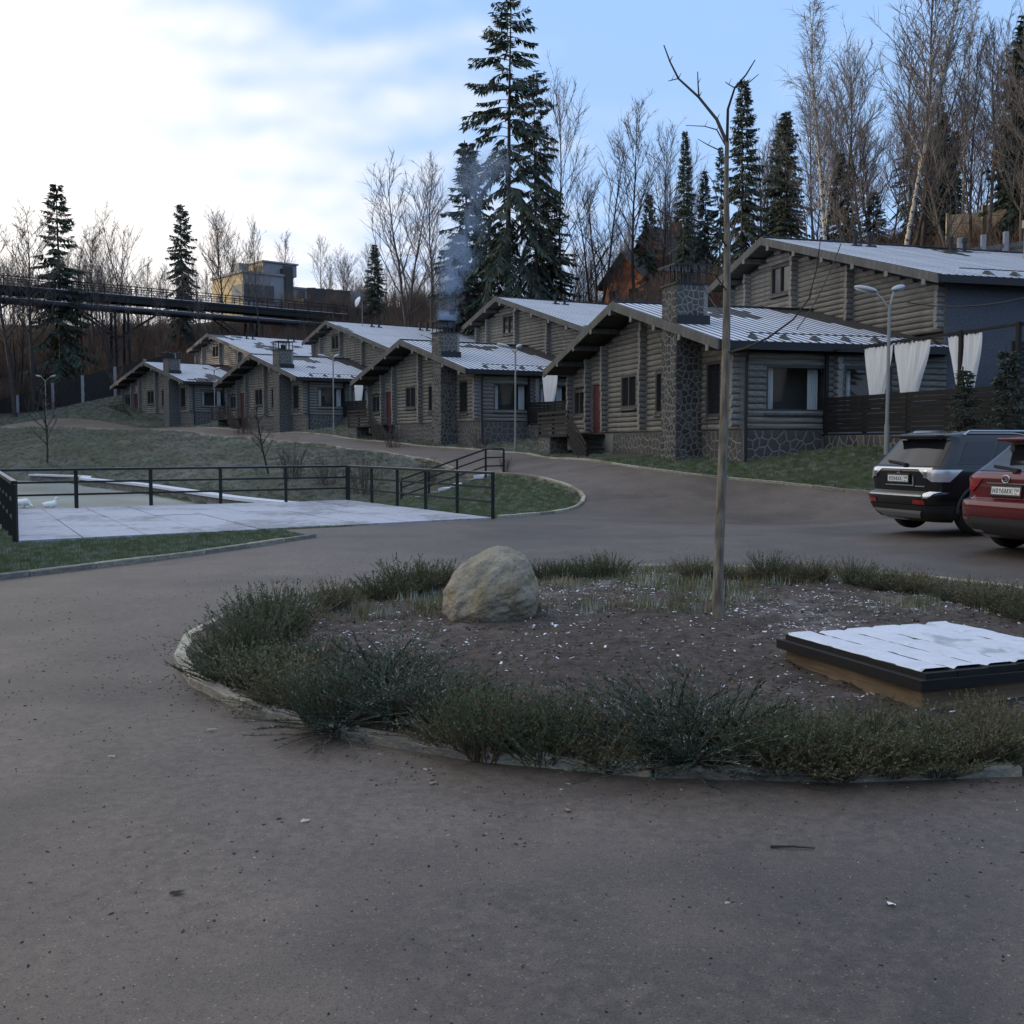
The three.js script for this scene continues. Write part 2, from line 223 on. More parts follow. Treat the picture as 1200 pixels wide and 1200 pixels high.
// ------------------------------------------------------------------ terrain
function spaced(list) { const out = []; for (let k = 0; k < list.length - 1; k++) { const [a, st] = list[k], b = list[k + 1][0], n = Math.round((b - a) / st); for (let i = 0; i < n; i++) out.push(a + (b - a) * i / n); } out.push(list[list.length - 1][0]); return out; }
const BANK = (x, d) => sst(-34, -37, x) * sst(117, 115, d);
const GREEN = [.085, .112, .045], FROST = [.30, .325, .29], STRAW = [.165, .145, .095], LITTER = [.052, .043, .036];
function groundColour(x, d, y) {
  const a = fbm(x * .35 + 50, d * .35 + 50, 4, 101), b = fbm(x * .09 + 30, d * .09 + 80, 4, 103), c = fbm(x * 1.4 + 10, d * 1.4 + 20, 3, 105);
  const far = sst(34, 60, d) * sst(6, -4, x);                                  // the hoar-frosted pond bank
  let col = GREEN.map((g, i) => mix(g, STRAW[i], sst(.38, .66, a) * mix(.35, .75, far)));
  const fr = sst(.42, .70, c * .6 + b * .4) * mix(.3, .9, far); col = col.map((g, i) => mix(g, FROST[i], fr * .8));
  const wood = sst(3.6, 5.6, y + (b - .5) * 2) * (1 - BANK(x, d));
  return col.map((g, i) => mix(g, LITTER[i] * (.7 + .7 * a), wood));
}
{
  const xs = spaced([[-400, 25], [-150, 6], [-60, 2], [-34, 1], [34, 2], [60, 6], [150, 25], [400, 1]]), ds = spaced([[-120, 15], [-10, 2], [8, 1], [60, 1.5], [125, 3], [180, 10], [300, 40], [700, 1]]);
  const b = new Buf(); b.c = []; const nx = xs.length, hgt = [];
  for (let j = 0; j < ds.length; j++) for (let i = 0; i < nx; i++) {
    const x = xs[i], d = ds[j]; let y = shapedGround(x, d) - .025; const raw = y;
    if (inside(ROAD, x, d)) y -= .3; else if (inside([deckFL, deckBL, deckBR, deckFR], x, d)) y -= .25;
    b.v([x, y, -d], [0, 1, 0], x, d); b.c.push(...groundColour(x, d, raw));
    if (i && j) { const q = j * nx + i; b.i.push(q - nx - 1, q - nx, q - 1, q - nx, q, q - 1); }
  }
  const g = b.geo(); g.computeVertexNormals();
  structure(mesh('ground', g, M.ground), 'frosted grass and wooded slopes around the road and the pond');
}
// a sheet that follows the ground inside an outline
function clipHalf(poly, ax, v, keepGreater) { const out = []; for (let i = 0; i < poly.length; i++) { const a = poly[i], b = poly[(i + 1) % poly.length], ia = keepGreater ? a[ax] >= v : a[ax] <= v, ib = keepGreater ? b[ax] >= v : b[ax] <= v; if (ia) out.push(a); if (ia !== ib) { const t = (v - a[ax]) / (b[ax] - a[ax]); out.push([mix(a[0], b[0], t), mix(a[1], b[1], t)]); } } return out; }
function sheet(poly, cell, yfn, colour) {
  const b = new Buf(); if (colour) b.c = []; let x0 = 1e9, x1 = -1e9, d0 = 1e9, d1 = -1e9; for (const [x, d] of poly) { x0 = Math.min(x0, x); x1 = Math.max(x1, x); d0 = Math.min(d0, d); d1 = Math.max(d1, d); }
  const memo = new Map();
  const vert = (x, d) => { const key = x.toFixed(4) + ',' + d.toFixed(4); let k = memo.get(key); if (k === undefined) { const e = .05, y = yfn(x, d), n = nrm([-(yfn(x + e, d) - y) / e, 1, (yfn(x, d + e) - y) / e]); k = b.v([x, y, -d], n, x, d); if (colour) b.c.push(...colour(x, d)); memo.set(key, k); } return k; };
  const cs = typeof cell === 'function' ? cell : () => cell;
  for (let d = d0; d < d1;) { const c = cs(d), row = clipHalf(clipHalf(poly, 1, d, true), 1, d + c, false); if (row.length > 2) { let rx0 = 1e9, rx1 = -1e9; for (const [x] of row) { rx0 = Math.min(rx0, x); rx1 = Math.max(rx1, x); }
    for (let x = x0 + Math.floor((rx0 - x0) / c) * c; x < rx1; x += c) { const q = clipHalf(clipHalf(row, 0, x, true), 0, x + c, false); if (q.length < 3) continue;
      const cl = q.filter((p, i) => { const n = q[(i + 1) % q.length]; return Math.hypot(p[0] - n[0], p[1] - n[1]) > 1e-5; }); if (cl.length < 3) continue;
      const vs = cl.map(([a, e]) => new THREE.Vector2(a, e)); for (const t of THREE.ShapeUtils.triangulateShape(vs, [])) { const [i, j, k] = t.map((z) => vert(cl[z][0], cl[z][1])); const ar = (vs[t[1]].x - vs[t[0]].x) * (vs[t[2]].y - vs[t[0]].y) - (vs[t[2]].x - vs[t[0]].x) * (vs[t[1]].y - vs[t[0]].y); if (Math.abs(ar) < 1e-7) continue; ar > 0 ? b.i.push(i, j, k) : b.i.push(i, k, j); } } }
    d += c; }
  return b.geo();
}
const roadColour = (x, d) => { const a = fbm(x * .22 + 5, d * .22 + 3, 4, 201), b = fbm(x * .9 + 15, d * .5 + 3, 3, 203), dust = sst(.48, .7, a) , damp = sst(.52, .75, b); const k = .96 + .24 * dust - .20 * damp; return [k * 1.0, k * .985, k * .965]; };
structure(mesh('road', sheet(ROAD, (d) => d < -2 ? 6 : d < 34 ? .7 : 1, (x, d) => ground(x, d), roadColour), M.asphalt), 'grey asphalt drive curving from the turning circle up past the log houses');

// kerbs: one stone after another along a line
function kerbRun(name, label, line, w, up, stone, mats, seed, every = 1) {
  const g = new THREE.Group(); g.name = numbered(name); structure(g, label); scene.add(g); const r = rng(seed);
  const cur = new THREE.CatmullRomCurve3(line.map(([x, d]) => new THREE.Vector3(x, 0, d)), false, 'centripetal'), n = Math.round(cur.getLength() / stone), pts = cur.getSpacedPoints(n);
  const geos = [0, 1, 2].map((k) => { const ge = new RoundedBoxGeometry(1, .34, w, 1, .018), p = ge.attributes.position, q = rng(seed + k); for (let i = 0; i < p.count; i++) p.setY(i, p.getY(i) + (hash(Math.round(p.getX(i) * 50), Math.round(p.getZ(i) * 90), k) - .5) * .014); return ge; });
  for (let i = 0; i < n; i++) { const a = pts[i], b = pts[i + 1], mx = (a.x + b.x) / 2, md = (a.z + b.z) / 2, L = Math.hypot(b.x - a.x, b.z - a.z), ya = ground(a.x, a.z), yb = ground(b.x, b.z); const m = mesh('kerb_stone', geos[i % 3], mats[Math.floor(r() * mats.length)], g); m.position.set(mx, (ya + yb) / 2 + up - .17 + (r() - .5) * .012, -md); m.scale.x = L - .006; m.rotation.set(0, Math.atan2(b.z - a.z, b.x - a.x) + (r() - .5) * .02, 0); m.rotateZ(Math.atan2(yb - ya, L)); }
  return g;
}
const kerbMats = [M.kerb, M.kerbPale, M.kerbDark];
kerbRun('road_kerb', 'pale kerb between the drive and the lawn below the log houses', roadFar.slice(30, 130), .12, .06, 1, kerbMats, 5);
kerbRun('road_kerb', 'kerb along the pond side of the drive, round the grass tip by the steps', roadNear.slice(20), .12, .06, 1, kerbMats, 6);
kerbRun('lawn_kerb', 'dark kerb along the grass strip before the snowy deck', lawnKerb.slice(0, 40), .10, .07, 1, [M.kerbDark, M.kerb], 7);

// ------------------------------------------------------------------ round flower bed
const BED = [1.62, 9.68], BED_R = 4.38;
const bedHeight = (x, d) => { const r = Math.hypot(x - BED[0], d - BED[1]) / BED_R; return ground(x, d) + .045 + .11 * (1 - clamp(r) ** 2) + (fbm(x * 5, d * 5, 4, 301) - .5) * .07 + (fbm(x * 22, d * 22, 2, 305) - .5) * .022; };
{
  const ring = []; for (let i = 0; i < 120; i++) { const a = i / 120 * 2 * Math.PI; ring.push([BED[0] + Math.cos(a) * (BED_R - .03), BED[1] + Math.sin(a) * (BED_R - .03)]); }
  structure(mesh('flower_bed_soil', sheet(ring, .085, bedHeight, (x, d) => {
    const a = fbm(x * 1.1 + 9, d * 1.1, 4, 311), fr = sst(.55, .70, fbm(x * 7, d * 7, 4, 313) * .55 + fbm(x * .8 + 3, d * .8, 3, 317) * .45); const f = fr * .55;
    return [mix(.75 + .5 * a, 3.2, f), mix(.74 + .48 * a, 3.6, f), mix(.74 + .46 * a, 4.2, f)];
  }), M.soil), 'dark mulched soil of the round flower bed, dusted with frost');
  const line = []; for (let i = 0; i <= 60; i++) { const a = -Math.PI / 2 + i / 60 * 2 * Math.PI; line.push([BED[0] + Math.cos(a) * BED_R, BED[1] + Math.sin(a) * BED_R]); }
  kerbRun('flower_bed_kerb', 'ring of worn pale kerb stones around the flower bed', line, .10, .055, .92, kerbMats, 8);
}

// ------------------------------------------------------------------ pond, deck, railings, steps
{
  const g = sheet(POND, 4, () => WATER_Y); structure(mesh('pond_ice', g, M.ice), 'grey-green frozen pond behind the deck');
  // snow-dusted coping along the right bank of the pond
  const o = new THREE.Group(); o.name = 'pond_coping'; structure(o, 'snow-dusted concrete coping along the right bank of the pond'); scene.add(o);
  const line = smoothLine([[-6.2, 34], [-9.4, 38.2], [-17, 51], [-23.6, 60.6], [-24.6, 63.5], [-29.5, 67.6]], 1.6);
  for (let i = 0; i < line.length - 1; i++) { const [ax, ad] = line[i], [bx, bd] = line[i + 1], L = Math.hypot(bx - ax, bd - ad); const m = mesh('coping_slab', boxGeo, M.snow, o); m.position.set((ax + bx) / 2, -.26, -(ad + bd) / 2); m.scale.set(L - .02, .1, .55); m.rotation.y = Math.atan2(bd - ad, bx - ax); const w = mesh('coping_wall', boxGeo, M.concrete, o); w.position.set((ax + bx) / 2, -.86, -(ad + bd) / 2); w.scale.set(L, 1.1, .34); w.rotation.y = m.rotation.y; }
}
const lp = (a, b, t) => [mix(a[0], b[0], t), mix(a[1], b[1], t)];
{
  const o = new THREE.Group(); o.name = 'deck'; structure(o, 'snow-covered concrete deck beside the pond'); scene.add(o); const r = rng(31), nU = 9;
  const B = new Buf(), q = (p, y) => [p[0], y, -p[1]]; const cs = [deckFL, deckFR, deckBR, deckBL];
  B.hex(cs.map((p) => q(p, -.035)), cs.map((p) => q(p, -1.3))); mesh('deck_base', B.geo(), M.concrete, o);
  for (let i = 0; i < nU; i++) for (let j = 0; j < 2; j++) {   // long slabs laid from front to back
    const g = .0013, u0 = i / nU + g, u1 = (i + 1) / nU - g, v0 = j ? .56 + g : 0, v1 = j ? 1 : .56 - g; const pt = (u, v) => lp(lp(deckFL, deckFR, u), lp(deckBL, deckBR, u), v), y = .022 + r() * .012;
    const c = [pt(u0, v0), pt(u1, v0), pt(u1, v1), pt(u0, v1)], b = new Buf(); b.hex(c.map((p) => q(p, y)), c.map((p) => q(p, -.03))); const g2 = b.geo(), ps = g2.attributes.position, uv = g2.attributes.uv; for (let k = 0; k < ps.count; k++) uv.setXY(k, ps.getX(k), ps.getZ(k)); mesh('deck_slab', g2, M.deckSnow, o);
  }
}
function railing(label, pts, nPost, h, group, rails = [.36, .68]) {   // pts: polyline of [x, d, y]
  const o = thing('railing', label, 'railing', [pts[0][0], pts[0][2], -pts[0][1]], 0, group); const base = pts[0];
  const loc = (p, y) => [p[0] - base[0], p[2] - base[2] + y, -(p[1] - base[1])];
  const posts = []; for (let k = 0; k < pts.length - 1; k++) for (let i = k ? 1 : 0; i <= nPost[k]; i++) { const t = i / nPost[k]; posts.push([mix(pts[k][0], pts[k + 1][0], t), mix(pts[k][1], pts[k + 1][1], t), mix(pts[k][2], pts[k + 1][2], t)]); }
  for (const p of posts) mesh('post', new Buf().beam(loc(p, -.12), loc(p, h - .03), .075, .075, [0, 0, 1]).geo(), M.rail, o);
  for (let k = 0; k < pts.length - 1; k++) {
    const t = mesh('top_rail', new Buf().beam(loc(pts[k], h), loc(pts[k + 1], h), .10, .055).geo(), M.rail, o);
    mesh('frost_cover', new Buf().beam(loc(pts[k], h + .032), loc(pts[k + 1], h + .032), .085, .008).geo(), M.railTop, t);
    for (const f of rails) mesh('middle_rail', new Buf().beam(loc(pts[k], h * f), loc(pts[k + 1], h * f), .045, .05).geo(), M.rail, o);
  }
  return o;
}
const pt3 = (p, y = .02) => [p[0], p[1], y];
railing('dark metal railing along the back of the snowy deck, by the pond', [pt3(deckBL), pt3(deckBR)], [5], .98);
railing('dark metal railing down the right side of the snowy deck, nearest the steps', [[deckBR[0] + .06, deckBR[1] - .1, .02], pt3(deckFR)], [5], .98);
railing('dark metal railing down the left side of the snowy deck, at the photo edge', [pt3(deckFL), [deckBL[0] + .04, deckBL[1] - .1, .02]], [6], .98);
{ // steps from the drive down to the pond bank
  const top = [-1.05, 40.3, .5], bot = [-4.1, 41.2, -.62], n = 8, o = thing('garden_steps', 'concrete garden steps going down from the drive to the pond bank', 'steps', [0, 0, 0]);
  for (let i = 0; i < n; i++) { const t = i / (n - 1), x = mix(top[0], bot[0], t), d = mix(top[1], bot[1], t), y = mix(top[2], bot[2], t), dir = nrm([bot[0] - top[0], bot[1] - top[1], 0]); const m = mesh('step', boxGeo, i % 3 === 1 ? M.concrete : M.snow, o); m.position.set(x, y - .05, -d); m.scale.set(.40, .12, 1.1); m.rotation.y = Math.atan2(dir[1], dir[0]); const u = mesh('riser', boxGeo, M.concrete, o); u.position.set(x, y - .32, -d); u.scale.set(.38, .42, 1.06); u.rotation.y = m.rotation.y; }
  railing('dark handrail sloping down beside the garden steps', [[top[0] + .75, top[1] - .62, .52], [top[0] + .1, top[1] - .55, .5], [bot[0], bot[1] - .55, bot[2]]], [1, 3], .95);
}
// ------------------------------------------------------------------ log houses
// plan of a house: q runs back from the road-side gable, s along the gable away from the viewer, y up from the yard
const LOW = { s0: -.6, sp: 8.2, s1: 16.5, y0: 4.0, yp: 6.2, y1: 4.12, q0: -1.15, q1: 7.75 }, UPP = { s0: -.6, sp: 11, s1: 15.8, y0: 6.35, yp: 9.55, y1: 8.1, q0: 6.75, q1: 22 };
const roofAt = (R, s) => s < R.sp ? mix(R.y0, R.yp, (s - R.s0) / (R.sp - R.s0)) : mix(R.yp, R.y1, (s - R.sp) / (R.s1 - R.sp));
const Lq = (q, y, s) => [q, y, -s];
const LOG_R = .112, LOG_STEP = .205;
const logZ = new THREE.CylinderGeometry(LOG_R, LOG_R, 1, 10).rotateX(Math.PI / 2), logX = new THREE.CylinderGeometry(LOG_R, LOG_R, 1, 10).rotateZ(Math.PI / 2);
for (const [g, ax] of [[logZ, 2], [logX, 0]]) { const u = g.attributes.uv; for (let i = 0; i < u.count; i++) u.setXY(i, u.getY(i) * 3, u.getX(i) * .7); }
// random stone pattern inside a rectangle: cells of scattered points, each shrunk for the joint
function stoneCells(w, h, cell, seed) {
  const r = rng(seed), nx = Math.max(1, Math.round(w / cell)), ny = Math.max(1, Math.round(h / cell)), pts = [], out = [];
  for (let j = 0; j < ny; j++) for (let i = 0; i < nx; i++) pts.push([(i + .5 + (r() - .5) * .8 + (j % 2) * .25) * w / nx, (j + .5 + (r() - .5) * .8) * h / ny]);
  for (const [px, py] of pts) {
    let poly = [[0, 0], [w, 0], [w, h], [0, h]];
    for (const [ox, oy] of pts) { const dx = ox - px, dy = oy - py, L = Math.hypot(dx, dy); if (L < 1e-6 || L > cell * 3.2) continue; const mx = dx / L, my = dy / L, lim = (mx * px + my * py) + L / 2 - .014 - .007 * hash(Math.round(px * 97), Math.round(oy * 89), 3); const nw = []; for (let i = 0; i < poly.length; i++) { const a = poly[i], b = poly[(i + 1) % poly.length], fa = a[0] * mx + a[1] * my - lim, fb = b[0] * mx + b[1] * my - lim; if (fa <= 0) nw.push(a); if ((fa <= 0) !== (fb <= 0)) { const t = fa / (fa - fb); nw.push([mix(a[0], b[0], t), mix(a[1], b[1], t)]); } } poly = nw; if (poly.length < 3) break; }
    if (poly.length < 3) continue; const cx = poly.reduce((s, p) => s + p[0], 0) / poly.length, cy = poly.reduce((s, p) => s + p[1], 0) / poly.length; out.push({ c: [cx, cy], poly, t: .006 + r() * .012, k: r() });
  }
  return out;
}
function stoneFace(parent, o, u, v, w, h, budget, seed, cell = .30) {   // stones on the rectangle o + u*a + v*b; outward is u x v
  const n = nrm(cross(u, v)), pt = (a, b, t) => add(add(o, mul(u, a)), add(mul(v, b), mul(n, t)));
  for (const st of stoneCells(w, h, cell, seed)) {
    const solo = budget.left > 0, b = solo ? new Buf() : budget.buf; if (solo) budget.left--;
    const top = st.poly.map(([x, y]) => pt(mix(st.c[0], x, .84), mix(st.c[1], y, .84), st.t)), bot = st.poly.map(([x, y]) => pt(x, y, 0)), cc = pt(st.c[0], st.c[1], st.t + .006);
    for (let i = 0; i < top.length; i++) { const j = (i + 1) % top.length; b.tri(cc, top[i], top[j]); b.quad(top[i], bot[i], bot[j], top[j]); }
    if (solo) mesh('stone', b.geo(), stoneMats[Math.floor(st.k * 5)], parent);
  }
}
function house(k, cx, cd, base, phi, labels, detail) {
  const cs = Math.cos(phi), sn = Math.sin(phi);
  const ox = cx + 1.05 * cs + 2.74 * sn, od = cd + 1.05 * sn - 2.74 * cs;               // gable corner nearest the viewer
  const pos = [ox, base, -od], H = thing('log_house', labels.house, 'house', pos, phi, 'log houses along the drive'), r = rng(900 + k);
  const merged = { log: new Buf(), end: new Buf() }, budget = { left: detail ? 290 : 0, buf: new Buf() };
  const logMats = [M.log, M.log2, M.log3];
  const addLog = (a, b, end) => { // along z or x
    if (!detail) { (end ? merged.end : merged.log).frustum(a, b, LOG_R, LOG_R, 7, true); return; }
    const alongX = Math.abs(b[0] - a[0]) > Math.abs(b[2] - a[2]); const m = mesh(end ? 'log_end' : 'log', alongX ? logX : logZ, end ? M.logEnd : logMats[Math.floor(r() * 3)], H);
    m.position.set((a[0] + b[0]) / 2, a[1], (a[2] + b[2]) / 2); if (alongX) m.scale.x = Math.abs(b[0] - a[0]); else m.scale.z = Math.abs(b[2] - a[2]); m.rotation.y += (r() - .5) * .001;
  };
  const wallS = (q, s0, s1, y0, R, holes = [], top = 99) => { // log wall lying along the gable
    for (let y = y0 + LOG_R; y < top; y += LOG_STEP) {
      let a = null, b = null; for (let s = s0; s <= s1 + 1e-6; s += .05) if (roofAt(R, s) - .34 > y + LOG_R) { if (a === null) a = s; b = s; }
      if (a === null || b - a < .2) break; let parts = [[a, b]];
      for (const [h0, h1, g0, g1] of holes) if (y > g0 - .05 && y < g1 + .05) parts = parts.flatMap(([p, e]) => { const o = []; if (Math.min(e, h0) > p + .05) o.push([p, Math.min(e, h0)]); if (e > Math.max(p, h1) + .05) o.push([Math.max(p, h1), e]); return o; });
      for (const [p, e] of parts) addLog(Lq(q, y, p), Lq(q, y, e));
    }
  };
  const endsAt = (s, q0, q1, y0, R) => { for (let y = y0 + LOG_R + LOG_STEP / 2; y + LOG_R < roofAt(R, s) - .34; y += LOG_STEP) addLog(Lq(q0 - (r() * .05), y, s), Lq(q1, y, s), true); };
  const wallQ = (s, q0, q1, y0, top, holes = []) => { for (let y = y0 + LOG_R; y < top; y += LOG_STEP) { let parts = [[q0, q1]]; for (const [h0, h1, g0, g1] of holes) if (y > g0 - .05 && y < g1 + .05) parts = parts.flatMap(([p, e]) => [[p, Math.min(e, h0)], [Math.max(p, h1), e]].filter(([x, z]) => z > x + .08)); for (const [p, e] of parts) addLog(Lq(p, y, s), Lq(e, y, s)); } };
  const FY = 1.27;                                                                       // top of the stone plinth
  // backing of the walls: the house's core under both roofs
  const prism = (name, R, q0, q1, s0, s1, y0, drop, mat) => { const b = new Buf(), prof = [[s0, roofAt(R, s0) - drop], [R.sp, R.yp - drop], [s1, roofAt(R, s1) - drop]]; for (let i = 0; i < 2; i++) { const [sa, ya] = prof[i], [sb, yb] = prof[i + 1]; b.hex([Lq(q0, ya, sa), Lq(q1, ya, sa), Lq(q1, yb, sb), Lq(q0, yb, sb)], [Lq(q0, y0, sa), Lq(q1, y0, sa), Lq(q1, y0, sb), Lq(q0, y0, sb)]); } return mesh(name, b.geo(), mat, H); };
  { const b = new Buf(), D = .26; // lower core, set back behind the large side windows
    for (const [sa, sb, q] of [[.95, 8.2, .07], [8.2, 15.6, .07]]) { const ya = roofAt(LOW, sa) - D, yb = roofAt(LOW, sb) - D; b.hex([Lq(q, ya, sa), Lq(7.5, ya, sa), Lq(7.5, yb, sb), Lq(q, yb, sb)], [Lq(q, -1.2, sa), Lq(7.5, -1.2, sa), Lq(7.5, -1.2, sb), Lq(q, -1.2, sb)]); }
    mesh('wall_core', b.geo(), M.chink, H); }
  prism('upper_wall_core', UPP, 7.68, 21.4, .06, 14.9, -1, .26, M.chink);
  // plinth
  { const b = new Buf(); b.box(-.06, .2, -1.2, FY, -15.65, -.0); b.box(0, 7.6, -1.2, FY, -.2, .06); mesh('plinth', b.geo(), M.mortar, H); }
  // chimney
  const ch = (() => { const b = new Buf(); b.box(-1.05, .1, -1.2, 6.2, -3.9, -2.74); return mesh('chimney', b.geo(), M.mortar, H); })();
  stoneFace(detail ? ch : H, Lq(-1.05, -.7, 3.9), [0, 0, 1], [0, 1, 0], 1.16, 6.9, budget, 31 + k, .22);
  stoneFace(detail ? ch : H, Lq(-1.05, -.7, 2.74), [1, 0, 0], [0, 1, 0], 1.0, 6.9, budget, 37 + k, .22);
  { const b = new Buf(); b.box(-1.1, .15, 6.2, 6.26, -3.95, -2.69); mesh('chimney_ledge', b.geo(), M.darkMetal, ch);
    for (const q of [-1.02, -.62, -.25, .07]) for (const s of [2.78, 3.32, 3.86]) mesh('cap_post', new Buf().box(q - .02, q + .02, 6.26, 6.82, -s - .02, -s + .02).geo(), M.darkMetal, ch);
    mesh('cap_lid', new Buf().box(-1.18, .23, 6.82, 6.87, -4.02, -2.62).geo(), M.darkMetal, ch); mesh('flue', new Buf().frustum(Lq(-.45, 6.2, 3.3), Lq(-.45, 6.62, 3.3), .17, .17, 12, true).geo(), M.darkMetal, ch);
    mesh('flashing', new Buf().box(-1.0, .16, 4.7, 5.16, -2.72, -2.66).geo(), M.darkMetal, ch); }
  stoneFace(H, Lq(-.06, -.7, 10.8), [0, 0, 1], [0, 1, 0], 6.9, FY + .7, budget, 41 + k, .30);
  stoneFace(H, Lq(-.06, -.5, 2.74), [0, 0, 1], [0, 1, 0], 2.74, FY + .5, budget, 43 + k, .30);
  stoneFace(H, Lq(0, -.5, -.06), [1, 0, 0], [0, 1, 0], 2.8, FY + .5, budget, 47 + k, .32);
  // log walls of the road side
  const wins = [[1.35, 2.4, 1.75, 3.55], [5.95, 6.55, 1.95, 3.5], [8.35, 9.9, 2.25, 3.55], [14.1, 15.4, 2.1, 3.2]];
  wallS(0, 0, 7.45, FY, LOW, wins); wallS(0, 7.45, 11.4, FY, LOW, wins); wallS(0, 13.3, 15.6, FY, LOW, wins); wallS(0, 11.4, 13.3, FY, LOW, [[12.2, 13.1, FY, 3.3]]);
  for (const s of [.1, 7.45, 11.4, 13.3, 15.6]) endsAt(s, -.36, .1, FY, LOW);
  const sideHoles = [[.75, 3.0, 1.85, 3.35], [3.6, 5.4, 1.85, 3.35]]; wallQ(0, .1, 7.5, FY, 3.7, sideHoles);
  for (const q of [3.3, 5.9]) for (let y = FY + LOG_R + .1; y < 3.6; y += LOG_STEP) addLog(Lq(q, y, -.3 - r() * .05), Lq(q, y, .1), true);
  // windows
  const win = (plane, a0, a1, y0, y1, where, mull = false, gl = M.glass) => { const b = new Buf(), f = new Buf(), put = (x0, x1, yy0, yy1, z0, z1, bf) => plane === 'S' ? bf.box(where + z0, where + z1, yy0, yy1, -x1, -x0) : bf.box(x0, x1, yy0, yy1, -where - z1, -where - z0);
    put(a0, a1, y0, y1, .02, .05, b); const w = mesh('window', gl === M.pane ? new Buf().quad3(a0, a1, y0, y1, -where - .03) : b.geo(), gl, H); const t = .09; for (const [x0, x1, e0, e1] of [[a0 - .03, a0 + t, y0, y1], [a1 - t, a1 + .03, y0, y1], [a0 + t, a1 - t, y0 - .03, y0 + t], [a0 + t, a1 - t, y1 - t, y1 + .03], ...(mull ? [[(a0 + a1) / 2 - .04, (a0 + a1) / 2 + .04, y0 + t, y1 - t]] : [])]) put(x0, x1, e0, e1, -.06, .06, f); mesh('window_frame', f.geo(), M.frame, w);
    const sl = new Buf(); put(a0 - .06, a1 + .06, y0 - .10, y0 - .032, -.16, .05, sl); mesh('window_sill', sl.geo(), M.trim, w); return w; };
  for (const [a, b, c, d] of wins) win('S', a, b, c, d, -.03, b - a > 1.2);
  win('S', 9.9, 11.45, 7.2, 8.42, 7.55, true);
  for (const [a, b, c, d] of sideHoles) { const w = win('Q', a, b, c, d, .0, false, M.pane); for (const e of [a + .28, b - .34]) { const bf = new Buf(), n = 9; for (let i = 0; i < n; i++) { const x0 = e - .2 + i * .04, x1 = x0 + .04, z0 = -.28 + (i % 2) * .03, z1 = -.28 + ((i + 1) % 2) * .03; bf.quad([x0, c + .1, z0 - .0], [x1, c + .1, z1], [x1, d - .1, z1], [x0, d - .1, z0]); } mesh('window_curtain', bf.geo(), M.curtain, w); } }
  // door and porch
  { const b = new Buf(); b.box(-.04, .04, FY, FY + 2.04, -13.08, -12.22); const d = mesh('door', b.geo(), M.redDoor, H); mesh('door_handle', new Buf().box(-.1, -.04, FY + 1, FY + 1.06, -12.42, -12.3).geo(), M.darkMetal, d); for (const y of [.25, 1.1]) mesh('door_panel', new Buf().box(-.06, -.041, FY + y, FY + y + .7, -12.95, -12.35).geo(), M.redDoor, d); }
  { mesh('porch_floor', new Buf().box(-1.75, -.08, FY - .14, FY - .02, -15.6, -11.7).geo(), M.darkWood, H);
    const p = mesh('porch_pillar', new Buf().box(-1.72, -.9, -1.2, FY - .14, -15.6, -14.0).geo(), M.mortar, H); stoneFace(detail ? p : H, Lq(-1.72, -.6, 15.6), [0, 0, 1], [0, 1, 0], 1.6, FY + .46, budget, 53 + k, .3); stoneFace(detail ? p : H, Lq(-1.72, -.6, 14.0), [1, 0, 0], [0, 1, 0], .8, FY + .46, budget, 57 + k, .3);
    for (let i = 0; i < 7; i++) mesh('porch_step', new Buf().box(-1.65, -.45, FY - .14 - .18 * (i + 1), FY - .08 - .18 * (i + 1), -11.7 + .3 * i, -11.36 + .3 * i).geo(), M.darkWood, H);
    mesh('stair_stringer', new Buf().beam(Lq(-1.62, FY - .25, 11.9), Lq(-1.62, FY - 1.6, 9.5), .06, .26).geo(), M.darkWood, H);
    for (const s of [15.55, 13.7, 11.8]) mesh('porch_post', new Buf().box(-1.72, -1.63, FY - .1, FY + .95, -s - .045, -s + .045).geo(), M.darkWood, H);
    for (const y of [.14, .32, .5, .68, .9]) { mesh('porch_board', new Buf().box(-1.75, -1.715, FY + y - .06, FY + y + .06, -15.6, -11.8).geo(), M.darkWood2, H); mesh('stair_board', new Buf().beam(Lq(-1.74, FY + y, 11.8), Lq(-1.74, FY + y - 1.38, 9.45), .03, .11).geo(), M.darkWood2, H); }
    mesh('stair_post', new Buf().box(-1.72, -1.63, -.8, FY - .45, -9.5, -9.41).geo(), M.darkWood, H); }
  // upper gable and its side
  wallS(7.6, 0, 5.4, 4.6, UPP); wallS(7.6, 5.4, 9.4, 4.6, UPP); wallS(7.6, 9.4, 13.3, 4.6, UPP, [[9.9, 11.45, 7.2, 8.42]]); wallS(7.6, 13.3, 14.9, 4.6, UPP);
  for (const s of [.15, 5.4, 9.4, 13.3, 14.85]) endsAt(s, 7.22, 7.7, 4.6, UPP);
  mesh('rendered_wall', new Buf().box(7.5, 21.3, -1, 6.15, -.1, .02).geo(), M.plaster, H);
  { const b = new Buf(); b.box(11.2, 12.4, 3.3, 5.4, .02, .05); const d = mesh('side_door', b.geo(), M.glass, H); const f = new Buf(); f.box(11.1, 11.2, 3.2, 5.5, .02, .09); f.box(12.4, 12.5, 3.2, 5.5, .02, .09); f.box(11.2, 12.4, 5.4, 5.5, .02, .09); mesh('door_frame', f.geo(), M.frame, d); }
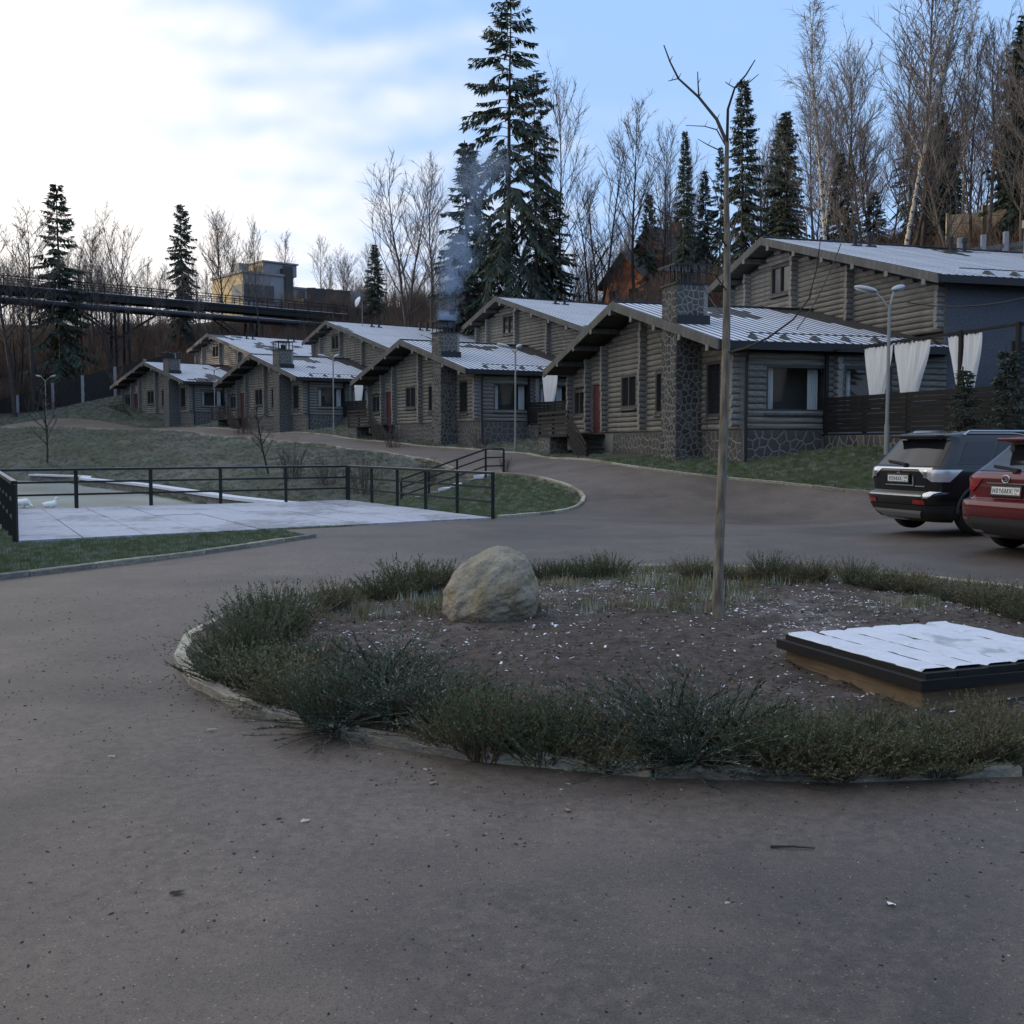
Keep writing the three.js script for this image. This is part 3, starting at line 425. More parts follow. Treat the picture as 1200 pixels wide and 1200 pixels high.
  // roofs
  for (const [R, nm, mel] of [[LOW, 'roof', 1], [UPP, 'upper_roof', 0]]) {
    const T = .16, b = new Buf(), prof = [[R.s0, R.y0], [R.sp, R.yp], [R.s1, R.y1]];
    for (let i = 0; i < 2; i++) { const [sa, ya] = prof[i], [sb, yb] = prof[i + 1], q1 = nm === 'roof' ? R.q1 - .16 : R.q1; b.hex([Lq(R.q0, ya, sa), Lq(q1, ya, sa), Lq(q1, yb, sb), Lq(R.q0, yb, sb)], [Lq(R.q0, ya - T, sa), Lq(q1, ya - T, sa), Lq(q1, yb - T, sb), Lq(R.q0, yb - T, sb)]); }
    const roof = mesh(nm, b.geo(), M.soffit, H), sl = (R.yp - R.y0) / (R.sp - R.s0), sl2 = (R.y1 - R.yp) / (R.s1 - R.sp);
    // barge boards, fascia, purlin ends
    for (let i = 0; i < 2; i++) { const [sa, ya] = prof[i], [sb, yb] = prof[i + 1], e = .07; const bd = new Buf(); bd.hex([Lq(R.q0 - e, ya + .05, sa), Lq(R.q0, ya + .05, sa), Lq(R.q0, yb + .05, sb), Lq(R.q0 - e, yb + .05, sb)], [Lq(R.q0 - e, ya - .27, sa), Lq(R.q0, ya - .27, sa), Lq(R.q0, yb - .27, sb), Lq(R.q0 - e, yb - .27, sb)]); mesh('barge_board', bd.geo(), M.trim, roof); }
    mesh('fascia', new Buf().box(R.q0, nm === 'roof' ? R.q1 - .2 : R.q1, R.y0 - .24, R.y0 - .005, -R.s0, -R.s0 + .04).geo(), M.darkMetal, roof);
    for (let s = R.s0 + .7; s < R.s1 - .3; s += 2.05) { const y = roofAt(R, s) - T - .14; mesh('purlin', new Buf().box(R.q0 - .02, R.q0 + 1.3, y - .1, y + .1, -s - .08, -s + .08).geo(), M.trim, roof); mesh('purlin_end', new Buf().box(R.q0 - .10, R.q0 - .072, y - .13, y + .06, -s - .1, -s + .1).geo(), M.logEnd, roof); }
    // standing-seam panels of the visible slope with the snow lying between their ribs
    const qe = nm === 'roof' ? R.q1 - .16 : R.q1, step = .31, n = Math.floor((qe - R.q0 - .02) / step), all = new Buf(), snow = new Buf();
    for (let i = 0; i < n; i++) {
      const rt = mel ? .048 : .041, qa = R.q0 + .02 + i * step, qb = qa + step - .012, pb = detail ? new Buf() : all, s0 = R.s0 - .05, y0 = R.y0 - .05 * sl, qc = (q, s, up) => Lq(q, R.y0 + (s - R.s0) * sl + up, s);
      pb.hex([qc(qa, s0, .02), qc(qb, s0, .02), qc(qb, R.sp, .02), qc(qa, R.sp, .02)], [qc(qa, s0, .003), qc(qb, s0, .003), qc(qb, R.sp, .003), qc(qa, R.sp, .003)]);
      pb.hex([qc(qa, s0, rt), qc(qa + .055, s0, rt), qc(qa + .055, R.sp, rt), qc(qa, R.sp, rt)], [qc(qa, s0, .02), qc(qa + .055, s0, .02), qc(qa + .055, R.sp, .02), qc(qa, R.sp, .02)]);
      if (detail) mesh('roof_panel', pb.geo(), M.roofMetal, roof);
      // snow lies in pieces; bare where the upper storey shelters the lower roof and in thawed streaks
      const topS = R.sp - .05; let s = s0 + .03, from = null; const up0 = .033 + r() * .004, shelter = mel ? sst(R.q1 - 3.2, R.q1 - .9, qa) : 0;
      while (s < topS - .1) { const L = .35, e = Math.min(topS, s + L), f = (s - s0) / (topS - s0), nz = fbm(qa * .35 + k * 9, s * .3 + (mel ? 0 : 40), 3, 501); const bare = (mel && f > 1.15 - shelter * 1.15 + (r() - .5) * .07) || nz > .69 + (r() - .5) * .03; if (!bare && from === null) from = s; const close = bare || e >= topS - .1; if (close && from !== null) { const to = bare ? s : e, w0 = qa + .062, w1 = qb - .004, u = up0; if (to > from + .1) snow.hex([qc(w0, from, u), qc(w1, from, u), qc(w1, to, u), qc(w0, to, u)], [qc(w0, from, .021), qc(w1, from, .021), qc(w1, to, .021), qc(w0, to, .021)]); from = null; } s = e; }
    }
    if (!detail) stuff(mesh('roof_panels', all.geo(), M.roofMetal, roof));
    stuff(mesh('roof_snow', snow.geo(), M.snow, roof));
    // the far slope, unseen from the drive: plain sheet with snow
    { const bb = new Buf(); bb.hex([Lq(R.q0, R.yp + .03, R.sp + .02), Lq(qe, R.yp + .03, R.sp + .02), Lq(qe, R.y1 + .03, R.s1), Lq(R.q0, R.y1 + .03, R.s1)], [Lq(R.q0, R.yp + .004, R.sp + .02), Lq(qe, R.yp + .004, R.sp + .02), Lq(qe, R.y1 + .004, R.s1), Lq(R.q0, R.y1 + .004, R.s1)]); mesh('far_slope', bb.geo(), M.snow, roof); }
    mesh('ridge_cap', new Buf().beam(Lq(R.q0, R.yp + .06, R.sp), Lq(qe, R.yp + .06, R.sp), .26, .05).geo(), M.roofMetal, roof);
    for (let q = R.q0 + 1.4 + (mel ? 0 : .9); q < qe - .4; q += 1.12) { const s = R.s0 + .42, y = R.y0 + (s - R.s0) * sl; const g = new Buf(); g.hex([Lq(q - .05, y + .20, s + .12), Lq(q + .05, y + .20, s + .12), Lq(q + .05, y + .20, s + .18), Lq(q - .05, y + .20, s + .18)], [Lq(q - .11, y + .02, s - .16), Lq(q + .11, y + .02, s - .16), Lq(q + .11, y + .1, s + .26), Lq(q - .11, y + .1, s + .26)]); mesh('snow_guard', g.geo(), M.darkMetal, roof); }
    { const s = R.s0 + .55, y = R.y0 + (s - R.s0) * sl + .2; mesh('guard_rail', new Buf().frustum(Lq(R.q0 + 1.2, y, s), Lq(qe - .2, y, s), .018, .018, 5).geo(), M.darkMetal, roof); }
    if (!mel) for (const q of [10.4, 11.1, 15.2, 15.9]) { const s = 9.6, y = roofAt(R, s); mesh('vent_pipe', new Buf().path([Lq(q, y - .05, s), Lq(q, y + .42, s), Lq(q, y + .44, s), Lq(q, y + .62, s), Lq(q, y + .66, s)], [.09, .08, .13, .13, .05], 8).geo(), M.darkMetal, roof); mesh('vent_flashing', new Buf().box(q - .2, q + .2, y - .04, y + .06, -s - .2, -s + .22).geo(), M.roofMetal, roof); }
  }
  mesh('gutter_pipe', new Buf().path([Lq(-.1, 3.75, -.45), Lq(-.02, 3.4, -.22), Lq(-.02, .1, -.22)], [.05, .05, .05], 7).geo(), M.darkMetal, H);
  if (!detail) { if (merged.log.p.length) { stuff(mesh('log_wall', merged.log.geo(), M.log, H)); stuff(mesh('log_ends', merged.end.geo(), M.logEnd, H)); } }
  if (budget.buf.p.length) stuff(mesh('stones', budget.buf.geo(), stoneMats[1], H));

  // the terrace on the viewer's side, its curtains
  const T = thing('terrace', labels.terrace, 'terrace', pos, phi, 'raised terraces between the log houses'), tb = { left: detail ? 290 : 0, buf: new Buf() };
  const TQ = 2.75, S1 = -8.7, ty = 1.1;
  mesh('terrace_wall', new Buf().box(TQ, TQ + .3, -1.4, ty, .3, -S1).geo(), M.mortar, T); stoneFace(T, Lq(TQ, -.9, -.3), [0, 0, 1], [0, 1, 0], -S1 - .3, ty + .9, tb, 61 + k, .30); if (tb.buf.p.length) stuff(mesh('stones', tb.buf.geo(), stoneMats[1], T));
  mesh('end_wall', new Buf().box(TQ + .3, 7.5, -1.4, ty, -S1 - .3, -S1).geo(), M.mortar, T);
  mesh('terrace_floor', new Buf().box(TQ + .02, 7.6, ty, ty + .06, .1, -S1).geo(), M.darkWood, T);
  for (let i = 0; i < 4; i++) { const sa = -.15 - i * 2.13, sb = sa - 2.13; for (let j = 0; j < 8; j++) { const y = ty + .1 + j * .14, w = .122 + r() * .008; mesh('fence_board', new Buf().box(TQ + .03, TQ + .06, y, y + w, -sa + .01, -sb - .01).geo(), r() > .5 ? M.darkWood : M.darkWood2, T); } }
  for (const s of [-.2, -2.3, -4.4, -6.55, S1 + .05]) mesh('terrace_post', new Buf().box(TQ + .07, TQ + .17, ty, s < -6 || s > -.5 ? 3.85 : ty + 1.2, -s - .05, -s + .05).geo(), M.darkWood, T);
  mesh('terrace_beam', new Buf().box(TQ + .09, TQ + .15, 3.76, 3.83, .2, -S1).geo(), M.darkWood, T);
  mesh('terrace_beam', new Buf().box(TQ + .18, 7.5, 3.76, 3.83, -S1 - .07, -S1).geo(), M.darkWood, T);
  mesh('back_fence', new Buf().box(7.3, 7.45, ty, ty + 1.3, .3, -S1).geo(), M.darkWood, T);
  for (const [a, b, lo, hi, lab] of labels.curtains) { // white cloth hung from the beam, gathered towards its foot
    const n = 30, m = 14, bf = new Buf(), yT = 3.72, yB = lo, rr = rng(Math.round(a * 100) + k); const ph = rr() * 6, foot = .38 + rr() * .12, lean = (rr() - .5) * .3;
    for (let j = 0; j <= m; j++) for (let i = 0; i <= n; i++) { const u = i / n, v = j / m, w = mix(1, foot, sst(.05, 1, v)), s = mix(a, b, .5 + lean * v * .6 + (u - .5) * w), y = mix(yT, yB, v) - (u - hi) * (u - hi) * .10 * v, z = (.022 + .03 * v) * Math.sin(u * 44 + ph + Math.sin(v * 3) * .7) + .018 * Math.sin(u * 17 + v * 4); bf.v(Lq(TQ + .12 + z, y, s), [0, 0, 1], u, v); if (i && j) { const q = j * (n + 1) + i; bf.i.push(q - n - 2, q - n - 1, q - 1, q - n - 1, q, q - 1); } }
    const g = bf.geo(); g.computeVertexNormals(); const c = thing('curtain', lab, 'curtain', pos, phi, 'white curtains hung on the terraces'); mesh('cloth', g, M.curtain, c); for (let i = 0; i < 8; i++) { const s = mix(a, b, (i + .5) / 8); mesh('tab', new Buf().box(TQ + .1, TQ + .14, 3.70, 3.79, -s - .02, -s + .02).geo(), M.darkMetal, c); }
  }
  return { H, toWorld: (q, y, s) => { const p = new THREE.Vector3(q, y, -s).applyEuler(new THREE.Euler(0, phi, 0)); return [p.x + pos[0], p.y + pos[1], p.z + pos[2]]; } };
}
const rad = Math.PI / 180;
const h1 = house(0, 5.52, 37.2, .81, 16.7 * rad, { house: 'nearest grey log house, with red door, beside the young bare tree', terrace: 'stone-walled terrace with dark board fence, behind the parked cars', curtains: [[-2.2, -3.6, 2.0, .4, 'white terrace curtain left of the lamp post, nearest the house wall'], [-3.66, -5.3, 2.05, .6, 'wide white terrace curtain just left of the lamp post'], [-6.0, -7.35, 2.1, .5, 'white terrace curtain just right of the lamp post']] }, 1);
const h2 = house(1, -3.92, 60.8, 1.56, 28.7 * rad, { house: 'second nearest grey log house, the one with the smoking chimney', terrace: 'dark fenced terrace of the house with the smoking chimney', curtains: [[-1.6, -3.2, 1.6, .5, 'white curtain on the terrace of the house with the smoking chimney, left one'], [-4.9, -6.3, 1.6, .5, 'white curtain on the terrace of the house with the smoking chimney, right one']] }, 1);
const h3 = house(2, -17.5, 83, 2.49, 35 * rad, { house: 'third nearest grey log house, left of the smoking one', terrace: 'dark fenced terrace of the third log house from the viewer', curtains: [[-1.8, -3.3, 1.6, .5, 'small white curtain on the third house terrace, left one'], [-5.0, -6.2, 1.6, .5, 'small white curtain on the third house terrace, right one']] }, 0);
const h4 = house(3, -31.4, 101, 3.22, 41 * rad, { house: 'farthest grey log house, at the left end of the row', terrace: 'dark fenced terrace of the farthest log house', curtains: [] }, 0);
// ------------------------------------------------------------------ trees
function limb(B, p, dir, L, r0, r1, segs, wander, up, R, k) { const pts = [p], rs = [r0]; let d = dir; for (let i = 1; i <= segs; i++) { d = nrm([d[0] + (R() - .5) * wander, d[1] + (R() - .5) * wander + up, d[2] + (R() - .5) * wander]); pts.push(add(pts[i - 1], mul(d, L / segs))); rs.push(mix(r0, r1, i / segs)); } B.path(pts, rs, k, false); return pts; }
const alongPts = (pts, t) => { const f = t * (pts.length - 1), i = Math.min(pts.length - 2, Math.floor(f)); return [lerp3(pts[i], pts[i + 1], f - i), nrm(sub(pts[i + 1], pts[i]))]; };
function bareTree(seed, { h = 16, r = .17, first = .35, n = 24, spread = .75, len: bl = .36, droop = 0, forks = 1, twigR = .011, sub2 = 7, tw = 6 }) {
  const R = rng(seed), T = new Buf(), C = new Buf();
  const stems = []; for (let f = 0; f < forks; f++) { const a = R() * 6.28; stems.push(limb(T, [0, -.4, 0], nrm([Math.cos(a) * .12 * (forks > 1 ? 2 : .3), 1, Math.sin(a) * .12 * (forks > 1 ? 2 : .3)]), h * (1 - f * .12), r * (forks > 1 ? .8 : 1), .018, 12, .12, .05, R, 8)); }
  for (let i = 0; i < n; i++) {
    const st = stems[i % stems.length], t = first + (1 - first) * Math.pow((i + R() * .8) / n, .9) * .97, [p, ax] = alongPts(st, Math.min(.985, t)), a = i * 2.4 + R() * 1.2, el = mix(spread, spread * .45, t) * (.8 + R() * .4);
    const d = nrm([Math.cos(a) * Math.sin(el * 1.25), Math.cos(el * 1.25) + .1, Math.sin(a) * Math.sin(el * 1.25)]), L = h * bl * (1.12 - t * .82) * (.7 + R() * .5), br = Math.max(.02, r * .42 * (1.1 - t));
    const b = limb(T, p, d, L, br, twigR * 1.2, 6, .32, .06, R, 5);
    for (let j = 0; j < sub2; j++) { const [p2, ax2] = alongPts(b, .2 + .8 * (j + R() * .7) / sub2), sd = nrm([ax2[0] + (R() - .5) * 1.7, ax2[1] + (R() - .2) * .9, ax2[2] + (R() - .5) * 1.7]), L2 = L * (.2 + R() * .28), s2 = limb(C, p2, sd, L2, Math.max(twigR * 1.5, br * .3), twigR, 3, .4, .04 - droop * .25, R, 3);
      for (let q = 0; q < tw; q++) { const [p3, ax3] = alongPts(s2, .15 + .85 * R()), td = nrm([ax3[0] + (R() - .5) * 1.6, ax3[1] + (R() - .35) * 1.1 - droop, ax3[2] + (R() - .5) * 1.6]); limb(C, p3, td, L2 * (.25 + R() * .4) + droop * .5, twigR, twigR * .5, 2, .35, -droop * .5, R, 3); } }
  }
  return { T: T.geo(), C: C.geo(), h };
}
function conifer(seed, { h = 20, R0 = 2.6, base = .08, gap = .42, thin = 0, r = .2, shape = .85, spray = 1 }) {
  const R = rng(seed), T = new Buf(), C = new Buf(); limb(T, [0, -.4, 0], [0, 1, 0], h + .35, r, .02, 10, .02, .02, R, 8);
  for (let y = h * base; y < h - .15; y += gap * (.75 + R() * .5) * mix(1, .55, y / h)) {
    const t = (y - h * base) / (h * (1 - base)), LL = R0 * Math.pow(1 - t, shape) + .12, nb = 4 + Math.floor(R() * 3);
    for (let j = 0; j < nb; j++) { if (R() < thin) continue; const a = R() * 6.28, L = LL * (.6 + R() * .55), ca = Math.cos(a), sa = Math.sin(a), seg = Math.max(2, Math.round(L / .34)), pts = [[0, y, 0]]; let el = mix(-.15, .45, t) + (R() - .5) * .3, p = pts[0];
      for (let q = 1; q <= seg; q++) { el = el - .16 + (q > seg * .6 ? .24 : 0); p = add(p, mul([ca * Math.cos(el), Math.sin(el), sa * Math.cos(el)], L / seg)); pts.push(p); }
      T.path(pts, pts.map((_, q) => mix(.03, .008, q / seg)), 3, false);
      for (let q = 0; q < seg; q++) for (let m = 0; m < 3; m++) { const b = lerp3(pts[q], pts[q + 1], m * .33 + R() * .3), f = (q + m * .33) / seg; if (f < .12) continue; const sl = spray * (.40 + R() * .42) * mix(1.1, .7, f) * (.75 + .25 * L / 2), ax = nrm(sub(pts[q + 1], pts[q]));
        for (const s of [-1, 1, 0]) { const side = s ? nrm([ax[0] * .7 - sa * s, ax[1] - .25 - R() * .45, ax[2] * .7 + ca * s]) : nrm([ax[0] * .5 + (R() - .5) * .4, -.9, ax[2] * .5 + (R() - .5) * .4]); const tip = add(b, mul(side, sl * (s ? 1 : .8))), wv = nrm([R() - .5, R() * .4, R() - .5]), w = spray * (.05 + R() * .055), m1 = add(lerp3(b, tip, .45), mul(wv, w)), m2 = add(lerp3(b, tip, .45), mul(wv, -w)); C.tri(b, m1, tip); C.tri(b, tip, m2); } }
    }
  }
  return { T: T.geo(), C: C.geo(), h };
}
const bare = [bareTree(1, { h: 16, n: 28, len: .44 }), bareTree(2, { h: 15, n: 24, forks: 2, spread: .72, first: .28, len: .46, n: 28 }), bareTree(3, { h: 18, n: 28, spread: .62, first: .4, len: .34 }), bareTree(4, { h: 14, n: 24, forks: 3, spread: .78, first: .25, len: .46, n: 28 }), bareTree(5, { h: 20, n: 30, spread: .65, first: .45, len: .34 }), bareTree(6, { h: 17, n: 26, spread: .85, first: .33, len: .46, n: 30 })];
const birches = [bareTree(11, { h: 22, n: 34, spread: .58, first: .34, len: .24, droop: .32, r: .19, sub2: 8, tw: 7, twigR: .010 }), bareTree(12, { h: 22, n: 34, spread: .5, first: .4, len: .22, droop: .4, r: .17, sub2: 8, tw: 7, twigR: .010 })];
const spruces = [conifer(21, { h: 20, R0: 3.3, shape: .8 }), conifer(22, { h: 22, R0: 4.3, base: .2, thin: .36, gap: .6, shape: .5, r: .24 }), conifer(23, { h: 16, R0: 3.1, base: .04, gap: .4, shape: .75 }), conifer(24, { h: 18, R0: 3.2, base: .1, thin: .12, gap: .55, shape: .75 }), conifer(25, { h: 14, R0: 2.9, base: .12, thin: .1, shape: .55 })];
function plant(src, barkM, crownM, x, d, height, label, group, wide = 1, name = 'bare_tree', seed = 0, tilt = 0, y = null) {
  const gy = y ?? ground(x, d), o = thing(name, label, 'tree', [x, gy, -d], hash(Math.round(x * 10), Math.round(d * 10), 5 + seed) * 6.28, group), k = height / src.h;
  mesh('trunk', src.T, barkM, o); mesh('crown', src.C, crownM, o); o.scale.set(k * wide, k, k * wide); o.rotation.z = tilt; return o;
}
// a tree seen at column px with its top at row py, standing d metres ahead
const heightTo = (x, d, py) => EYE + (HZ - py) / F * d - ground(x, d);
function seenTree(kind, px, py, d, label, opt = {}) {
  const x = (px - 600) / F * d, hh = heightTo(x, d, py), isC = kind[0] === 's', isB = kind[0] === 'w', src = isC ? spruces[+kind[1]] : isB ? birches[+kind[1]] : bare[+kind[1]];
  return plant(src, opt.bark ?? (isB ? M.birch : isC ? M.bark : M.bark), opt.crown ?? (isC ? M.needle : isB ? M.twig2 : M.twig), x, d, hh, label, opt.group, opt.wide ?? 1, isC ? 'spruce_tree' : isB ? 'birch_tree' : 'bare_tree', px, opt.tilt ?? 0);
}
// left
seenTree('s3', 75, 219, 122, 'tall spruce with layered boughs above the left end of the footbridge', { wide: 1.15 });
seenTree('s4', 218, 244, 140, 'ragged dark spruce standing alone left of the yellow flat-roofed house', { crown: M.needle3, wide: .8 });
seenTree('b1', 157, 250, 150, 'spreading bare tree on the skyline between the two left spruces', { bark: M.bark2, crown: M.twig2 });
seenTree('b3', 265, 248, 172, 'bare forked tree behind the yellow flat-roofed house', { bark: M.bark2, crown: M.twig2 });
seenTree('b2', 309, 268, 128, 'thin bare tree right before the flat-roofed house', { wide: .8 });
seenTree('b0', 338, 283, 160, 'small bare tree right behind the flat-roofed house');
seenTree('b5', 378, 288, 165, 'low bare tree on the skyline left of the small spruce');
seenTree('b1', 408, 292, 170, 'faint bare tree on the skyline next to the small spruce', { wide: 1.2 });
seenTree('s2', 441, 289, 135, 'small bushy spruce on the skyline above the third log house', { wide: 1.1 });
seenTree('b2', 20, 262, 116, 'bare tree at the left edge of the photo', { wide: 1.2 });
seenTree('b0', 45, 268, 118, 'bare tree just left of the tall layered spruce', { wide: 1.3 });
seenTree('b4', 100, 305, 126, 'short bare tree just right of the tall layered spruce', { wide: 1.2 });
// middle
seenTree('b1', 487, 190, 108, 'tall spreading bare tree left of the smoke', { bark: M.bark2, wide: 1.1 });
seenTree('b4', 506, 205, 104, 'slender bare tree between the spreading one and the smoke', { bark: M.bark2 });
seenTree('s2', 549, 172, 100, 'dense dark spruce directly behind the chimney smoke', { crown: M.needle3, wide: 1.15 });
seenTree('s1', 595, 12, 92, 'tallest spruce, with thin drooping boughs, in the middle of the skyline', { wide: 1.0 });
seenTree('s1', 628, 95, 94, 'second tall sparse spruce, right beside the tallest one', { crown: M.needle2, wide: .8 });
seenTree('b5', 655, 130, 98, 'bare tree tangled with the tall sparse spruces', { wide: .8 });
seenTree('s4', 645, 235, 96, 'low dark spruce at the foot of the tallest spruces', { wide: 1.2 });
seenTree('b3', 697, 182, 100, 'bare many-stemmed tree right of the tall spruces');
seenTree('b0', 742, 150, 96, 'wide bare tree above the roof of the smoking house');
seenTree('b5', 772, 168, 92, 'bare tree left of the orange brick house');
for (const [px, py, d, k, lab] of [[758, 232, 96, 's4', 'spruce before the left wing of the brick house'], [822, 205, 94, 's2', 'spruce before the gable of the brick house'], [840, 178, 90, 's3', 'spruce right of the brick house gable'], [785, 215, 98, 'b2', 'bare tree before the brick house'], [806, 190, 99, 'b0', 'bare tree before the right side of the brick house']]) seenTree(k, px, py, d, lab, { wide: .7 });
// right
seenTree('s0', 799, 160, 84, 'narrow spruce beside the orange brick house', { wide: .7 });
seenTree('s0', 866, 102, 76, 'tall dark spruce behind the young bare tree', { crown: M.needle2, wide: .95 });
seenTree('s3', 915, 138, 80, 'dark spruce left of the white-trunked birch', { wide: 1.1 });
seenTree('s2', 978, 185, 74, 'broad dark spruce behind the white-trunked birch', { wide: 1.0 });
seenTree('w0', 965, 22, 66, 'white-trunked birch above the roof of the nearest log house', { wide: 1.0 });
seenTree('w1', 1043, -60, 64, 'thick pale birch reaching out of the top of the photo', { bark: M.birch });
seenTree('b4', 1075, -40, 68, 'tall dark bare tree reaching the top edge, beside the thick birch', { wide: 1.1 });
seenTree('s0', 1097, 140, 72, 'dark spruce on the right hillside, beside the tall bare trunk', { crown: M.needle3, wide: .9 });
seenTree('s4', 1018, 230, 80, 'small dark spruce between the two birches', { wide: 1.2 });
seenTree('b2', 1145, 40, 66, 'bare tree with a sunlit top near the right edge of the photo', { bark: M.barkWarm, crown: M.twig2 });
seenTree('b5', 1183, 75, 62, 'leaning bare tree at the right edge of the photo', { bark: M.barkWarm, crown: M.twig2, tilt: .06 });
seenTree('w0', 1120, 20, 74, 'slim birch between the thick birch and the right edge', { wide: .8 });
seenTree('s2', 1175, 150, 84, 'spruce deep in the wood at the right edge', { wide: 1.0 });
{ // woods: every trunk its own tree; nothing in the photo tells these apart
  const R = rng(77), put = (n, x0, x1, d0, d1, hs, label, group, mats, keep = () => true) => { let c = 0, guard = 0; while (c < n && guard++ < n * 20) { const x = mix(x0, x1, R()), d = mix(d0, d1, R()); if (!keep(x, d)) continue; const kind = Math.floor(R() * 6), m = mats[Math.floor(R() * mats.length)]; plant(bare[kind], m[0], m[1], x, d, mix(hs[0], hs[1], R()), label, group, .75 + R() * .4, 'bare_tree', c, (R() - .5) * .08); c++; } };
  put(34, 18, 58, 58, 104, [10, 17], 'slender bare tree in the wood behind the nearest log house', 'bare trees on the right hillside', [[M.bark, M.twig], [M.barkWarm, M.twig2], [M.bark2, M.twig2]], (x, d) => ground(x, d) > 9 && x / d < .5 && x / d > .14);
  put(26, -16, 18, 92, 135, [7, 12], 'thin bare tree on the slope behind the middle houses', 'bare trees on the middle slope', [[M.bark2, M.twig2], [M.bark, M.twig]], (x, d) => ground(x, d) > 10 && !(x > 6 && x < 20 && d > 100 && d < 116));
  put(34, -74, -30, 118, 150, [8, 15], 'bare tree in the dark wood below and behind the footbridge', 'bare trees by the footbridge', [[M.bark, M.twig], [M.bark, M.twigRed]], (x, d) => !(x > -48 && x < -14 && d > 138) && ground(x, d) > 5);
  put(22, -70, -6, 162, 200, [6, 10], 'faint bare tree on the far skyline at left', 'bare trees on the far skyline', [[M.bark2, M.twig2]]);
  let c = 0; for (let i = 0; i < 60 && c < 12; i++) { const x = mix(22, 56, R()), d = mix(66, 104, R()); if (x / d > .5 || x / d < .2) continue; plant(spruces[Math.floor(R() * 5)], M.bark, [M.needle, M.needle3][c % 2], x, d, mix(8, 15, R()), 'dark spruce among the bare trees of the right hillside', 'spruces on the right hillside', 1, 'spruce_tree', c); c++; }
}
function instances(name, geo, mat, list, label, category, colour) { const m = new THREE.InstancedMesh(geo, mat, list.length), o = new THREE.Object3D(); list.forEach((e, i) => { o.position.set(e[0], e[1], e[2]); o.rotation.set(e[5] || 0, e[3], e[6] || 0); const s = e[4]; if (Array.isArray(s)) o.scale.set(...s); else o.scale.setScalar(s); o.updateMatrix(); m.setMatrixAt(i, o.matrix); if (colour) m.setColorAt(i, colour(i, e)); }); m.name = numbered(name); m.castShadow = m.receiveShadow = true; stuff(m, label, category); scene.add(m); return m; }
{ // the wooded ridge out of view to the left, which keeps the sun off the yard, and the wood far behind
  const R = rng(5), L = [], Fw = []; for (let i = 0; i < 900; i++) { const x = -100 - R() * 75, d = mix(-10, 128, R()), y = ground(x, d); if (y < 9 || x / d > -.62 && d > 0) continue; L.push([x, y - .4, -d, R() * 6.28, .6 + R() * .3]); }
  const tree = mergeGeometries([spruces[3].T, spruces[3].C]); instances('ridge_wood', tree, M.needle, L, 'dense spruce wood on the ridge out of view at left', 'wood');
  for (let i = 0; i < 420; i++) { const x = mix(-130, 120, R()), d = mix(185, 290, R()); Fw.push([x, ground(x, d) - .3, -d, R() * 6.28, .4 + R() * .35]); }
  const Bk = []; for (let i = 0; i < 260; i++) { const x = mix(-95, 95, R()), d = -34 - R() * 40; Bk.push([x, ground(x, d) - .4, -d, R() * 6.28, .75 + R() * .35]); } instances('back_wood', tree, M.needle, Bk, 'spruce wood behind the viewer, across the drive', 'wood');
  const bt = mergeGeometries([bare[0].T, bare[0].C]); instances('far_wood', bt, M.twig2, Fw, 'far bare wood along the skyline', 'wood');
}
